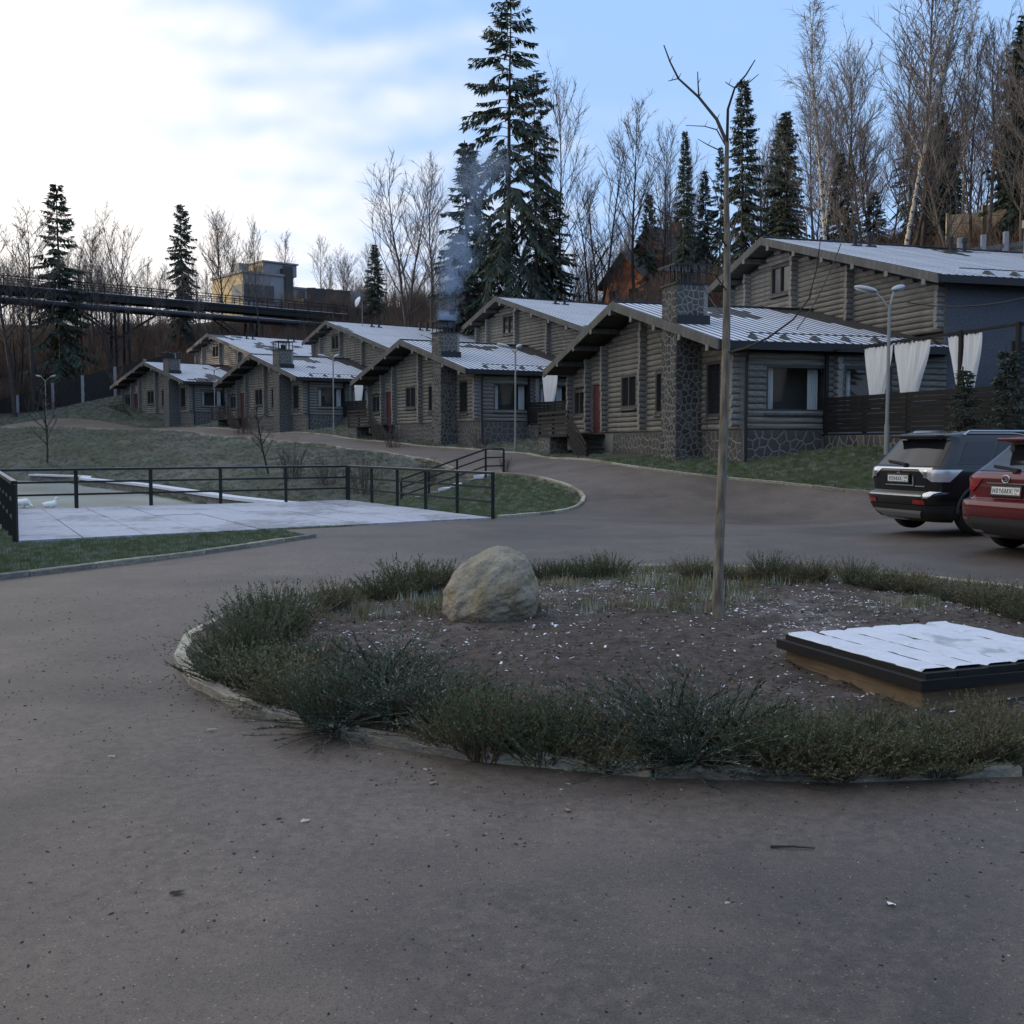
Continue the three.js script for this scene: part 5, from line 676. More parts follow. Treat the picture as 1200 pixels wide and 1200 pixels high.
function carPatch(cs, aL, aR, y0, y1, off, na = 10, ny = 6) { // aL, aR: functions of height; positive is the car's right
  const B = new Buf(); for (let j = 0; j <= ny; j++) for (let i = 0; i <= na; i++) { const y = mix(y0, y1, j / ny), a = mix(aL(y), aR(y), i / na), p = cs.point(a, y), e = .01, n = nrm(cross(sub(cs.point(a, y + e), cs.point(a, y - e)), sub(cs.point(a - e, y), cs.point(a + e, y)))), out = n[0] * (p[0] - 2) + n[2] * p[2] < 0 ? mul(n, -1) : n; B.v(add(p, mul(out, off)), out, i / na, j / ny); if (i && j) { const q = j * (na + 1) + i; B.i.push(q - na - 2, q - 1, q - na - 1, q - na - 1, q - 1, q); } }
  { const P = (k) => B.p.slice(k * 3, k * 3 + 3), [a, b, c] = B.i.slice(0, 3), fn = cross(sub(P(b), P(a)), sub(P(c), P(a))), vn = B.n.slice(a * 3, a * 3 + 3); if (fn[0] * vn[0] + fn[1] * vn[1] + fn[2] * vn[2] < 0) B.i.reverse(); }
  return B.geo();
}
const paint = (r, g, b) => new THREE.MeshPhysicalMaterial({ color: lin(r, g, b), roughness: .55, metalness: 0, specularIntensity: .35, clearcoat: 1, clearcoatRoughness: .04 });
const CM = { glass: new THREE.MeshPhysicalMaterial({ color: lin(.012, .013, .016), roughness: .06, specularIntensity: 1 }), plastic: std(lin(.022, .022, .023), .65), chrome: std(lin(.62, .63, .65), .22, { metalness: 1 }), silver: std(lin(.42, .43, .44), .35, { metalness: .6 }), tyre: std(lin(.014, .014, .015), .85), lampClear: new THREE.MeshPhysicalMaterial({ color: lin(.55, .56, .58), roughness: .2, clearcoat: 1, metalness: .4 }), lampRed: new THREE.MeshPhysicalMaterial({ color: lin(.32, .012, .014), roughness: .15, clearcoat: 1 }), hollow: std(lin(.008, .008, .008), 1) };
function plateMat(text, region) { const c = document.createElement('canvas'); c.width = 520; c.height = 112; const x = c.getContext('2d'); x.fillStyle = '#e4e4e0'; x.fillRect(0, 0, 520, 112); x.strokeStyle = '#141414'; x.lineWidth = 5; x.strokeRect(4, 4, 512, 104); x.beginPath(); x.moveTo(388, 4); x.lineTo(388, 108); x.stroke(); x.fillStyle = '#101010'; x.textAlign = 'center'; x.textBaseline = 'middle'; x.font = 'bold 92px sans-serif'; x.fillText(text, 196, 60, 360); x.font = 'bold 58px sans-serif'; x.fillText(region, 452, 42, 110); x.font = 'bold 26px sans-serif'; x.fillText('RUS', 445, 90); const t = new THREE.CanvasTexture(c); t.colorSpace = THREE.SRGBColorSpace; return std(lin(1, 1, 1), .5, { map: t }); }
const tyreGeo = new THREE.LatheGeometry([[.20, -.11], [.29, -.118], [.335, -.10], [.35, -.06], [.352, 0], [.35, .06], [.335, .10], [.29, .118], [.20, .11]].map(([r, y]) => new THREE.Vector2(r, y)), 36).rotateX(Math.PI / 2);
const rimGeo = (() => { const B = new Buf(); B.frustum([0, 0, -.085], [0, 0, .085], .215, .215, 28, true); for (const s of [-1, 1]) for (let i = 0; i < 5; i++) { const a = i / 5 * 6.283, c = Math.cos(a), n = Math.sin(a), z = s * .1; B.beam([0, 0, z], [c * .205, n * .205, z], .05, .03, [0, 0, 1]); } return B.geo(); })();
function car(kind, label, x, d, deg, body, plate, detail, name = 'parked_car') {
  const S = carSlices[kind], cs = carSurface(S), y = ground(x + 1.5, d), o = thing(name, label, 'car', [x, y + .012, -d], (90 - deg) * rad, 'cars parked by the drive'), p = paint(...body);
  const n = cs.ring(S[0]).length, pos = [], idx = []; for (const sl of S) for (const [a, b] of cs.ring(sl)) pos.push(a, sl[0], b); for (let j = 0; j < S.length - 1; j++) for (let i = 0; i < n; i++) { const k = (i + 1) % n, q = j * n; idx.push(q + i, q + n + i, q + k, q + k, q + n + i, q + n + k); }
  for (const [row, up] of [[0, false], [S.length - 1, true]]) { const c = pos.length / 3; pos.push((S[row][1] + S[row][2]) / 2, S[row][0] + (up ? .004 : 0), 0); for (let i = 0; i < n; i++) { const k = (i + 1) % n, q = row * n; up ? idx.push(q + i, c, q + k) : idx.push(q + i, q + k, c); } }
  const g = new THREE.BufferGeometry(); g.setAttribute('position', new THREE.Float32BufferAttribute(pos, 3)); g.setIndex(idx); g.computeVertexNormals();
  const ev = new Evaluator(); ev.attributes = ['position', 'normal']; ev.useGroups = false; let br = new Brush(g); br.updateMatrixWorld(); const AX = [.98, 3.66];
  for (const ax of AX) { const w = new Brush(new THREE.CylinderGeometry(.43, .43, 2.4, 30).rotateX(Math.PI / 2)); w.geometry.deleteAttribute('uv'); w.position.set(ax, .34, 0); w.updateMatrixWorld(); br = ev.evaluate(br, w, SUBTRACTION); br.updateMatrixWorld(); }
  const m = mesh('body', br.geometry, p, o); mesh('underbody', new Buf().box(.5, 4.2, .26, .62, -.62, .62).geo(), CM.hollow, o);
  for (const ax of AX) for (const s of [-1, 1]) { const w = mesh('wheel', tyreGeo, CM.tyre, o); w.position.set(ax, .352, s * .78); mesh('rim', rimGeo, CM.silver, w); mesh('arch_trim', new THREE.TorusGeometry(.435, .028, 6, 26, Math.PI), CM.plastic, o).position.set(ax, .36, s * (cs.slice(.7)[3] - .004)); }
  const K = (v) => () => v, sy = (f) => (yy) => f(yy);
  const W = (yy) => cs.slice(yy)[3] - cs.slice(yy)[4], arc = (yy) => W(yy) + Math.PI / 2 * cs.slice(yy)[4];
  const gw = mesh('rear_window', carPatch(cs, (q) => -(W(q) + .10 + (kind === 'red' ? .04 : .1)), (q) => W(q) + .10 + (kind === 'red' ? .04 : .1), kind === 'red' ? 1.12 : 1.10, kind === 'red' ? 1.48 : 1.52, .006, 20, 8), CM.glass, o);
  const wp = kind === 'red' ? 1.14 : 1.13, b0 = cs.point(.12, wp), b1 = cs.point(-.42, wp + .05); mesh('wiper', new Buf().beam(add(b0, [-.03, 0, 0]), add(b1, [-.03, 0, 0]), .03, .035).beam(add(b0, [-.04, -.01, 0]), add(cs.point(.02, wp), [-.03, .0, 0]), .07, .05).geo(), CM.plastic, gw);
  for (const s of [-1, 1]) { const f = (a) => (q) => s * (arc(q) + a); mesh('side_window', carPatch(cs, f(.12), f(.70), 1.13, 1.50, .005, 8, 5), CM.glass, o); mesh('side_window', carPatch(cs, f(.76), f(1.60), 1.10, 1.53, .005, 8, 5), CM.glass, o); mesh('side_window', carPatch(cs, f(1.66), f(2.3), 1.10, 1.53, .005, 8, 5), CM.glass, o);
    mesh('roof_rail', new Buf().path([cs.point(s * (arc(1.6) + .15), 1.6), add(cs.point(s * (arc(1.62) + .25), 1.62), [0, .05, 0]), add(cs.point(s * (arc(1.62) + 1.5), 1.62), [0, .05, 0]), cs.point(s * (arc(1.6) + 1.65), 1.6)], [.02, .022, .022, .02], 6).geo(), kind === 'dark' ? CM.silver : CM.plastic, o);
    mesh('mirror', new RoundedBoxGeometry(.16, .15, .22, 2, .05), p, o).position.set(3.05, 1.12, s * 1.0); mesh('head_lamp', carPatch(cs, (q) => s * (arc(q) + 3.35), (q) => s * (arc(q) + 3.62), .72, .9, .006, 4, 3), CM.lampClear, o); }
  const sp = cs.slice(kind === 'red' ? 1.55 : 1.585); mesh('spoiler', new RoundedBoxGeometry(.30, .045, 1.16, 2, .02), kind === 'red' ? p : CM.plastic, o).position.set(sp[1] + .06, sp[0] + .005, 0);
  const plateAt = (yy, lift) => { const q = cs.point(0, yy), u = cs.point(0, yy + .05), l = cs.point(0, yy - .05), tilt = Math.atan2(u[0] - l[0], u[1] - l[1]); const b = mesh('plate_holder', new RoundedBoxGeometry(.02, .16, .56, 1, .008), CM.plastic, o); b.position.set(q[0] - lift, yy, 0); b.rotation.z = -tilt; const f = mesh('licence_plate', new THREE.PlaneGeometry(.52, .112), plate, b); f.rotation.y = -Math.PI / 2; f.position.x = -.0115; };
  if (kind === 'dark') {
    plateAt(.90, .014); mesh('chrome_strip', carPatch(cs, (q) => -W(q) - .18, (q) => W(q) + .12, 1.052, 1.075, .012, 20, 2), CM.chrome, o);
    for (const s of [-1, 1]) { const l = mesh('tail_lamp', carPatch(cs, (q) => s * (W(q) - .16 + (1.05 - q) * 1.6), (q) => s * (arc(q) + .24 - (1.05 - q) * 1.4), .86, 1.05, .016, 12, 6), CM.lampClear, o); mesh('lamp_insert', carPatch(cs, (q) => s * (W(q) - .02), (q) => s * (W(q) + .05), .92, 1.04, .021, 3, 3), CM.chrome, l); mesh('reflector', carPatch(cs, (q) => s * (W(q) - .08), (q) => s * (W(q) + .16), .50, .57, .012, 6, 2), CM.lampRed, o); mesh('bumper_trim', carPatch(cs, (q) => s * (W(q) + .12), (q) => s * (W(q) + .22 + (q - .6) * .9), .60, .70, .012, 5, 3), CM.chrome, o); }
    mesh('bumper_strip', carPatch(cs, (q) => -W(q) - .3, (q) => W(q) + .10, .62, .645, .012, 18, 2), CM.silver, o); mesh('bumper_skirt', carPatch(cs, (q) => -arc(q) - .2, (q) => arc(q) + .2, .26, .48, .010, 26, 3), CM.plastic, o); mesh('skid_plate', carPatch(cs, (q) => -W(q) + .02 - (q - .3), (q) => W(q) - .02 + (q - .3), .28, .40, .024, 14, 4), CM.silver, o);
    mesh('plate_surround', carPatch(cs, K(-.33), K(.37), .785, .80, .02, 8, 1), CM.chrome, o); mesh('plate_surround', carPatch(cs, K(.355), K(.375), .80, .95, .02, 1, 3), CM.chrome, o); mesh('model_lettering', carPatch(cs, K(.40), K(.62), .775, .79, .01, 4, 1), CM.chrome, o);
    const e = mesh('emblem', (() => { const B = new Buf(), q = cs.point(0, 1.0), d1 = (cy, cz, a) => { const v = [Math.cos(a), Math.sin(a)], w = [-v[1], v[0]], k = (i, j) => [q[0] - .016, cy + v[1] * i + w[1] * j, cz + v[0] * i + w[0] * j]; B.quad(k(0, 0), k(.032, -.018), k(.064, 0), k(.032, .018)); }; for (const a of [Math.PI / 2, Math.PI * 7 / 6, Math.PI * 11 / 6]) d1(1.0, 0, a); return B.geo(); })(), std(lin(.62, .63, .65), .22, { metalness: 1, side: THREE.DoubleSide }), o);
  } else {
    plateAt(.86, .014); mesh('chrome_strip', carPatch(cs, K(-.36), K(.36), .955, .97, .012, 10, 1), CM.silver, o);
    for (const s of [-1, 1]) { mesh('tail_lamp', carPatch(cs, (q) => s * (W(q) - .12 + (1.02 - q) * 1.0), (q) => s * (arc(q) + .30 - (1.02 - q) * 1.0), .84, 1.02, .014, 12, 6), CM.lampRed, o); mesh('reflector', carPatch(cs, (q) => s * (W(q) + .05), (q) => s * (W(q) + .2), .45, .48, .013, 4, 1), CM.lampRed, o); mesh('exhaust_trim', carPatch(cs, (q) => s * (W(q) - .10), (q) => s * (W(q) + .10), .285, .325, .022, 5, 2), CM.chrome, o); }
    mesh('bumper_skirt', carPatch(cs, (q) => -arc(q) - .2, (q) => arc(q) + .2, .25, .50, .010, 26, 4), std(lin(.06, .06, .062), .6), o); mesh('trunk_crease', carPatch(cs, (q) => -W(q), (q) => W(q), .735, .75, .012, 12, 1), paint(...body.map((v) => v * 1.1)), o);
    const q = cs.point(0, 1.02), em = mesh('emblem', new THREE.TorusGeometry(.052, .008, 6, 26), CM.chrome, o); em.scale.set(1.25, 1, 1); em.rotation.y = -Math.PI / 2; em.position.set(q[0] - .012, 1.02, 0); mesh('emblem_letter', new Buf().beam([-.012, .03, 0], [.026, -.022, 0], .012, .012, [0, 0, 1]).beam([.026, -.022, 0], [-.04, -.022, 0], .012, .012, [0, 0, 1]).geo(), CM.chrome, em);
  }
  return o;
}
car('dark', 'black SUV with clear tail lamps, parked by the fenced terrace', 6.28, 18.1, 72, [.005, .005, .006], plateMat('Н594ХК', '190'), 1);
car('red', 'dark red SUV cut off by the right edge of the photo', 6.52, 14.75, 71, [.11, .006, .009], plateMat('Н016МХ', '750'), 1);
car('dark', 'pale blue car at the far left end of the drive', -51.9, 109.6, 250, [.18, .24, .38], plateMat('', ''), 0);

// ------------------------------------------------------------------ street lamps
function lamp(label, x, d, y, H, heads, twist = 0) {
  const o = thing('street_lamp', label, 'street lamp', [x, y, -d], twist, 'street lamps along the drive'); mesh('pole', new Buf().path([[0, -.3, 0], [0, .5, 0], [0, .55, 0], [0, H, 0]], [.07, .07, .05, .042], 10).geo(), M.pole, o);
  for (const [az, rise, L] of heads) { const c = Math.cos(az), s = Math.sin(az), a = [0, H - .15, 0], b = [c * L, H + rise, s * L]; mesh('arm', new Buf().path([a, lerp3(a, b, .45).map((v, i) => i === 1 ? v + .06 : v), b], [.03, .028, .026], 7).geo(), M.pole, o);
    const g = new THREE.SphereGeometry(1, 16, 10); const hd = mesh('lamp_head', g, M.lampShell, o); hd.position.set(b[0] + c * .2, b[1] + .06, b[2] + s * .2); hd.scale.set(.32, .085, .125); hd.rotation.set(0, -az, .25, 'YZX'); const ln = mesh('lens', new THREE.SphereGeometry(.86, 14, 8, 0, 6.283, Math.PI / 2, Math.PI / 2), M.lampLens, hd); ln.position.set(.12, -.25, 0); ln.scale.set(.95, 1.15, .95); }
  return o;
}
{ const p = at(1039, 520, 29.9); lamp('two-headed street lamp before the nearest terrace, above the black car', p[0], 29.9, p[1], 3.75, [[Math.PI + .35, .38, .42], [-.75, .42, .25]]); }
{ const p = at(604, 526, 54); lamp('street lamp before the terrace of the smoking house', p[0], 54, p[1], 4.8, [[Math.PI + .2, .2, .42], [-1.2, .2, .3]]); }
{ const p = at(391, 491, 76); lamp('street lamp before the third log house', p[0], 76, ground(p[0], 76), EYE + (520 - 420) / F * 76 - ground(p[0], 76), [[Math.PI + .2, .1, .6], [-1.2, .1, .3]]); }
{ const p = at(252, 497, 96); lamp('street lamp before the farthest log house', p[0], 96, ground(p[0], 96), EYE + (520 - 434) / F * 96 - ground(p[0], 96), [[Math.PI + .2, .1, .6], [-1.2, .1, .3]]); }
{ const d = 110.5, x = (56 - 600) / F * d; lamp('two-headed street lamp at the far left end of the drive', x, d, ground(x, d), EYE + (520 - 446) / F * d - ground(x, d), [[Math.PI, .35, .45], [0, .35, .6]]); }

// ------------------------------------------------------------------ footbridge over the valley
{ const A = [-78, 18.8, -104], B = [-21, 17.6, -139], dir = nrm(sub(B, A)), Lb = len(sub(B, A)), side = nrm(cross(dir, [0, 1, 0])), o = thing('footbridge', 'long dark footbridge on trestles crossing the valley at left', 'bridge', A), P = (t, y, w = 0) => add(mul(dir, t), add([0, y, 0], mul(side, w)));
  mesh('walkway', new Buf().beam(P(0, 0), P(Lb, 0), 2.2, .28).geo(), M.darkWood2, o); mesh('walkway_snow', new Buf().beam(P(0, .17), P(Lb, .17), 2.1, .05).geo(), M.snow, o);
  for (const w of [-1.05, 1.05]) { mesh('girder', new Buf().beam(P(0, -.45, w), P(Lb, -.45, w), .18, .5).geo(), M.darkWood, o); mesh('top_rail', new Buf().beam(P(0, 1.15, w), P(Lb, 1.15, w), .09, .09).geo(), M.darkWood, o); mesh('middle_rail', new Buf().beam(P(0, .65, w), P(Lb, .65, w), .06, .06).geo(), M.darkWood, o); for (let t = .5; t < Lb; t += 1.7) mesh('rail_post', new Buf().beam(P(t, 0, w), P(t, 1.15, w), .09, .09, [0, 0, 1]).geo(), M.darkWood, o); }
  mesh('pipe', new Buf().frustum(P(0, -1.45, 1.0), P(Lb, -1.45, 1.0), .28, .28, 10).geo(), M.darkMetal, o); mesh('pipe_snow', new Buf().beam(P(0, -1.16, 1.0), P(Lb, -1.16, 1.0), .22, .05).geo(), M.snow, o); mesh('pipe', new Buf().frustum(P(0, -1.45, -.8), P(Lb, -1.45, -.8), .22, .22, 10).geo(), M.darkMetal, o);
  for (const t of [9, 24, 39.5, 55]) { const w = P(t, 0), gy = ground(A[0] + w[0], -(A[2] + w[2])) - A[1] - .5; for (const s of [-1, 1]) { mesh('trestle_leg', new Buf().beam(P(t - .5, -1.7, s * .9), [...P(t - .5, 0, s * 1.7)].map((v, i) => i === 1 ? gy : v), .24, .24, [0, 0, 1]).geo(), M.darkWood2, o); mesh('trestle_leg', new Buf().beam(P(t + .9, -1.7, s * .9), [...P(t + .9, 0, s * 1.7)].map((v, i) => i === 1 ? gy : v), .2, .2, [0, 0, 1]).geo(), M.darkWood2, o); mesh('brace', new Buf().beam(P(t, -4.6, s), P(t - 5.5, -.8, s), .16, .16).geo(), M.darkWood2, o); mesh('brace', new Buf().beam(P(t, -4.6, s), P(t + 5.5, -.8, s), .16, .16).geo(), M.darkWood2, o); } }
}
// ------------------------------------------------------------------ flat-roofed house on the hill
{ const D = 150, c = at(285, 353, D), o = thing('flat_roofed_house', 'pale yellow flat-roofed house on the hill behind the footbridge', 'house', [c[0], c[1] - 1.5, c[2]], 40 * rad);   // x runs right and away, z towards the viewer
  const blk = (n, x0, x1, y0, y1, z0, z1, mt, par = o) => mesh(n, new Buf().box(x0, x1, y0, y1, z0, z1).geo(), mt, par);
  const w1 = blk('wall', 0, 6.2, -2, 5.35, -9.5, 0, M.yellowWall); blk('front_wall', .02, 6.2, -2, 5.3, 0, .06, M.greyWall, w1); blk('roof_slab', -.25, 6.4, 5.35, 5.65, -9.7, .25, M.greyWall, w1); blk('corner_window', 0.15, 4.6, 1.55, 3.9, .062, .1, CM.glass, w1); blk('side_window', -.04, .0, 1.55, 3.9, -3.4, -.15, CM.glass, w1); blk('side_window', -.04, .0, .6, 3.0, -8.2, -6.6, CM.glass, w1);
  const w2 = blk('upper_storey', 3.6, 8.8, 5.66, 7.3, -9, -1.2, M.yellowWall); blk('upper_front', 3.62, 8.8, 5.66, 7.25, -1.2, -1.14, M.greyWall, w2); blk('upper_roof', 3.4, 9, 7.3, 7.5, -9.2, -.9, M.greyWall, w2); blk('upper_window', 6.6, 8.2, 5.9, 7.1, -1.14, -1.1, CM.glass, w2); blk('chimney', 1.2, 2.6, 5.66, 7.2, -5, -3.5, M.greyWall, w1);
  blk('stair_tower', 6.2, 7.4, -2, 6.6, -6, .4, M.darkRoof); const w3 = blk('side_wing', 7.4, 12, -2, 4.2, -7, -2, M.greyWall); blk('wing_roof', 7.2, 12.2, 4.2, 4.45, -7.2, -1.8, M.greyWall, w3); blk('wing_window', 9.4, 10.6, 2.2, 4.0, -2, -1.95, CM.glass, w3);
  const w4 = blk('garage', 5.6, 13, -3, 1.7, .41, 6.4, M.yellowWall); blk('garage_front', 5.62, 13, -3, 1.66, 6.4, 6.46, M.darkRoof, w4); blk('penthouse', 13.2, 16.2, -2, 3.2, -4, 0, M.yellowWall); }
{ const o = thing('garden_wall', 'long dark boundary wall with one pale panel, right of the flat-roofed house', 'wall', [0, 0, 0]); const d = 148, y0 = at(380, 352, d)[1], y1 = at(380, 337, d)[1], X = (px) => (px - 600) / F * d; for (let i = 0; i < 5; i++) mesh('wall_panel', new Buf().box(X(362) + i * 1.2, X(362) + i * 1.2 + 1.18, y0 - 2, y1 - i * .1, -d - .15, -d).geo(), M.darkRoof, o); mesh('pale_panel', new Buf().box(X(413.5), X(430), y0 - 1.2, y1 - .6, -d + .6, -d + .75).geo(), M.greyWall, o); }
// ------------------------------------------------------------------ orange brick house among the trees
{ const D = 106, gx = (778 - 600) / F * D, gy = ground(gx, D) + .3, o = thing('brick_house', 'orange brick house with steep dark roofs half hidden by trees', 'house', [gx, gy, -D], 44 * rad), e = (n, x0, x1, yw, yr, z0, z1, par) => { const b = new Buf(), zm = (z0 + z1) / 2; b.box(x0, x1, -2, yw, z0, z1); b.tri([x0, yw, z1], [x0, yr, zm], [x0, yw, z0]); b.tri([x1, yw, z0], [x1, yr, zm], [x1, yw, z1]); b.tri([x0, yw, z0], [x0, yr, zm], [x0, yw, z1]); const w = mesh(n, b.geo(), M.brick, par ?? o), r = new Buf(), k = .5, t = .16, sl = (yr - yw) / ((z1 - z0) / 2); for (const s of [-1, 1]) { const ze = s > 0 ? z1 + k : z0 - k, ye = yw - sl * k; r.hex([[x0 - k, ye + t, ze], [x1 + k, ye + t, ze], [x1 + k, yr + t, zm], [x0 - k, yr + t, zm]], [[x0 - k, ye, ze], [x1 + k, ye, ze], [x1 + k, yr, zm], [x0 - k, yr, zm]]); } mesh('roof', r.geo(), M.darkRoof, w); return w; };
  const w1 = e('wall', -2.4, 5, 3.8, 7.9, -3.2, 3.2), w2 = e('side_wing', -5.6, -2.5, 2.6, 5.2, -3.0, 2.2);
  for (const [x, y0, y1, z0, z1, par] of [[-2.44, 4.4, 5.8, -.6, .6, w1], [-2.44, 1.2, 2.8, 1.1, 2.3, w1], [-2.44, 1.2, 2.8, -2.3, -1.1, w1], [-5.64, .6, 1.9, -2.2, -1.2, w2], [-5.64, .6, 1.9, .2, 1.3, w2]]) mesh('window', new Buf().box(x, x + .05, y0, y1, z0, z1).geo(), CM.glass, par); for (const x of [-1.2, 1, 3.2]) mesh('window', new Buf().box(x, x + 1.1, 1.2, 2.7, 3.2, 3.25).geo(), CM.glass, w1); mesh('chimney', new Buf().box(1.2, 2, 7.2, 9, -.4, .4).geo(), M.brick, w1); }
// ------------------------------------------------------------------ walls and fences on the slopes
{ const o = thing('panel_wall', 'pale concrete panel wall high in the wood at the right edge', 'wall', [0, 0, 0]), m = std(lin(.42, .39, .32), .95, { map: grain }); for (let i = 0; i < 7; i++) { const a = [27.6 + i * 1.75, 70.5 - i * 1.15], b = [27.6 + (i + 1) * 1.75 - .08, 70.5 - (i + 1) * 1.15 + .05], y = EYE + (520 - 243 + i * 3) / F * 67 + i * .12; for (let j = 0; j < 3; j++) mesh('panel', new Buf().beam([a[0], y - .3 - j * .62, -a[1]], [b[0], y - .3 - j * .62, -b[1]], .12, .59).geo(), m, o); mesh('post', new Buf().box(a[0] - .12, a[0] + .06, y - 2.6, y + .12, -a[1] - .1, -a[1] + .1).geo(), m, o); } }
{ const d = 47.5, X = (1197 - 600) / F * d, gy = ground(X, d), o = thing('gate_pillar', 'cream capped pillar above the nearest roof at the right edge', 'pillar', [X, gy, -d]), top = EYE + (520 - 262) / F * d - gy, cream = std(lin(.62, .54, .40), .9, { map: fineGrain }); mesh('shaft', new Buf().box(-.13, .13, -.4, top - .32, -.13, .13).geo(), cream, o); mesh('cap', new Buf().box(-.2, .2, top - .32, top, -.2, .2).geo(), cream, o); mesh('collar', new Buf().box(-.17, .17, top - 1.75, top - 1.4, -.17, .17).geo(), cream, o); }
{ const d = 52, o = thing('board_fence', 'weathered board fence behind the nearest roof, by the cream pillar', 'fence', [0, 0, 0]); const pX = [1118, 1145, 1171, 1200], y = (k) => EYE + (520 - 296 + k * 3.5) / F * d; for (let i = 0; i < 4; i++) { const x = (pX[i] - 600) / F * d; mesh('post', new Buf().box(x - .1, x + .1, y(i) - 3.4, y(i) + .55, -d - .1, -d + .1).geo(), M.greyWall, o); if (i < 3) { const x1 = (pX[i + 1] - 600) / F * d; for (let j = 0; j < 4; j++) mesh('board', new Buf().beam([x + .1, y(i) - .1 - j * .34, -d], [x1 - .1, y(i + 1) - .1 - j * .34, -d], .04, .2).geo(), M.trim, o); } } }
{ const o = thing('slope_fence', 'dark panel fence with pale posts at the foot of the left hillside', 'fence', [0, 0, 0]), pts = [[-10, 470, 119], [21, 463, 118.5], [62, 449, 118], [97, 440, 118], [135, 430, 118.5], [170, 421, 119], [205, 414, 120]]; for (let i = 0; i < pts.length; i++) { const [px, py, d] = pts[i], p = at(px, py, d); mesh('post', new Buf().box(p[0] - .15, p[0] + .15, p[1] - 4.2, p[1], p[2] - .15, p[2] + .15).geo(), M.greyWall, o); if (i < pts.length - 1) { const q = at(...pts[i + 1]); for (let j = 0; j < 3; j++) mesh('panel', new Buf().beam(add(p, [.15, -.6 - j * 1.1, 0]), add(q, [-.15, -.6 - j * 1.1, 0]), .08, 1.06).geo(), M.darkWood, o); } } }
{ const o = thing('wire_fence', 'wire fence on pale posts along the slope behind the smoking house', 'fence', [0, 0, 0]), P = []; for (let i = 0; i < 9; i++) { const px = 560 + i * 27, d = 88 - i * .7, x = (px - 600) / F * d, y = ground(x, d); P.push([x, y, -d]); mesh('post', new Buf().box(x - .05, x + .05, y - .4, y + 2.3, -d - .05, -d + .05).geo(), M.barkWarm, o); } for (const h of [.5, 1.2, 2.1]) mesh('wire', new Buf().path(P.map((p) => add(p, [0, h, 0])), P.map(() => .012), 4).geo(), M.darkMetal, o); }
{ // the slatted fence along the terrace towards the right edge, and the one higher up behind it
  const f = (label, p0, p1, h, n, bays, gap) => { const o = thing('slat_fence', label, 'fence', p0), d = sub(p1, p0); for (let b = 0; b <= bays; b++) { const q = mul(d, b / bays); mesh('post', new Buf().box(q[0] - .05, q[0] + .05, q[1] - 1.6, q[1] + h, q[2] - .05, q[2] + .05).geo(), M.darkWood, o); if (b < bays) { const e = mul(d, (b + 1) / bays); for (let j = 0; j < n; j++) { const y = (j + .5) / n * h, B = new Buf(); mesh('slat', new Buf().beam(add(q, [0, y, .07]), add(e, [0, y, .07]), .025, h / n - gap).geo(), j % 2 ? M.darkWood : M.darkWood2, o); } } } return o; };
  const a = h1.toWorld(2.8, 1.12, -8.75), c = h1.toWorld(12, 1.3, -10.5); f('dark slatted fence at the right edge, behind the black car', a, c, 1.25, 9, 4, .022);
  const u0 = h1.toWorld(8, 2.9, -2.6), u1 = h1.toWorld(17, 2.9, -3.4); f('upper dark slatted fence below the rendered wall', u0, u1, 1.15, 7, 4, .02);
  const pw = h1.toWorld(8.4, 3.62, -8.2), cl = thing('curtain', 'single white curtain at the right edge, behind the small spruces', 'curtain', pw, 16.7 * rad, 'white curtains hung on the terraces'), B = new Buf(), n = 24, m = 10; for (let j = 0; j <= m; j++) for (let i = 0; i <= n; i++) { const s = i / n, v = j / m, w = mix(.78, .42, sst(.1, 1, v)); B.v([(s - .5) * w, -1.45 * v, .03 * Math.sin(s * 40) * (.4 + v)], [0, 0, 1], s, v); if (i && j) { const q = j * (n + 1) + i; B.i.push(q - n - 2, q - 1, q - n - 1, q - n - 1, q - 1, q); } } const g = B.geo(); g.computeVertexNormals(); mesh('cloth', g, M.curtain, cl); for (let i = 0; i < 5; i++) mesh('tab', new Buf().box(-.36 + i * .17, -.32 + i * .17, -.02, .07, -.03, .03).geo(), M.darkMetal, cl);
  const e0 = h1.toWorld(2.86, 3.82, -8.6), e1 = h1.toWorld(11, 3.72, -8.3); const o = thing('pergola_beam', 'dark beam carrying the curtain at the right edge', 'beam', e0); mesh('beam', new Buf().beam([0, 0, 0], sub(e1, e0), .05, .06).geo(), M.darkWood, o); mesh('post', new Buf().beam(sub(e1, e0), sub(add(e1, [0, -3, 0]), e0), .1, .1, [0, 0, 1]).geo(), M.darkWood, o);
}
// cables
{ const cable = (label, a, b, sag, r) => { const pts = []; for (let i = 0; i <= 14; i++) { const t = i / 14, p = lerp3(a, b, t); p[1] -= sag * 4 * t * (1 - t); pts.push(p); } tag(mesh('cable', new Buf().path(pts, pts.map(() => r), 5).geo(), M.darkMetal), label, 'cable'); }; const lt = at(1063, 354, 29.9); cable('overhead cable from the nearest street lamp to the right edge', lt, at(1240, 338, 26), .25, .018); cable('black cable hanging down the upper gable of the nearest house', h1.toWorld(6.7, 8.3, 5.0), h1.toWorld(3.2, 4.75, 2.2), .3, .02); }
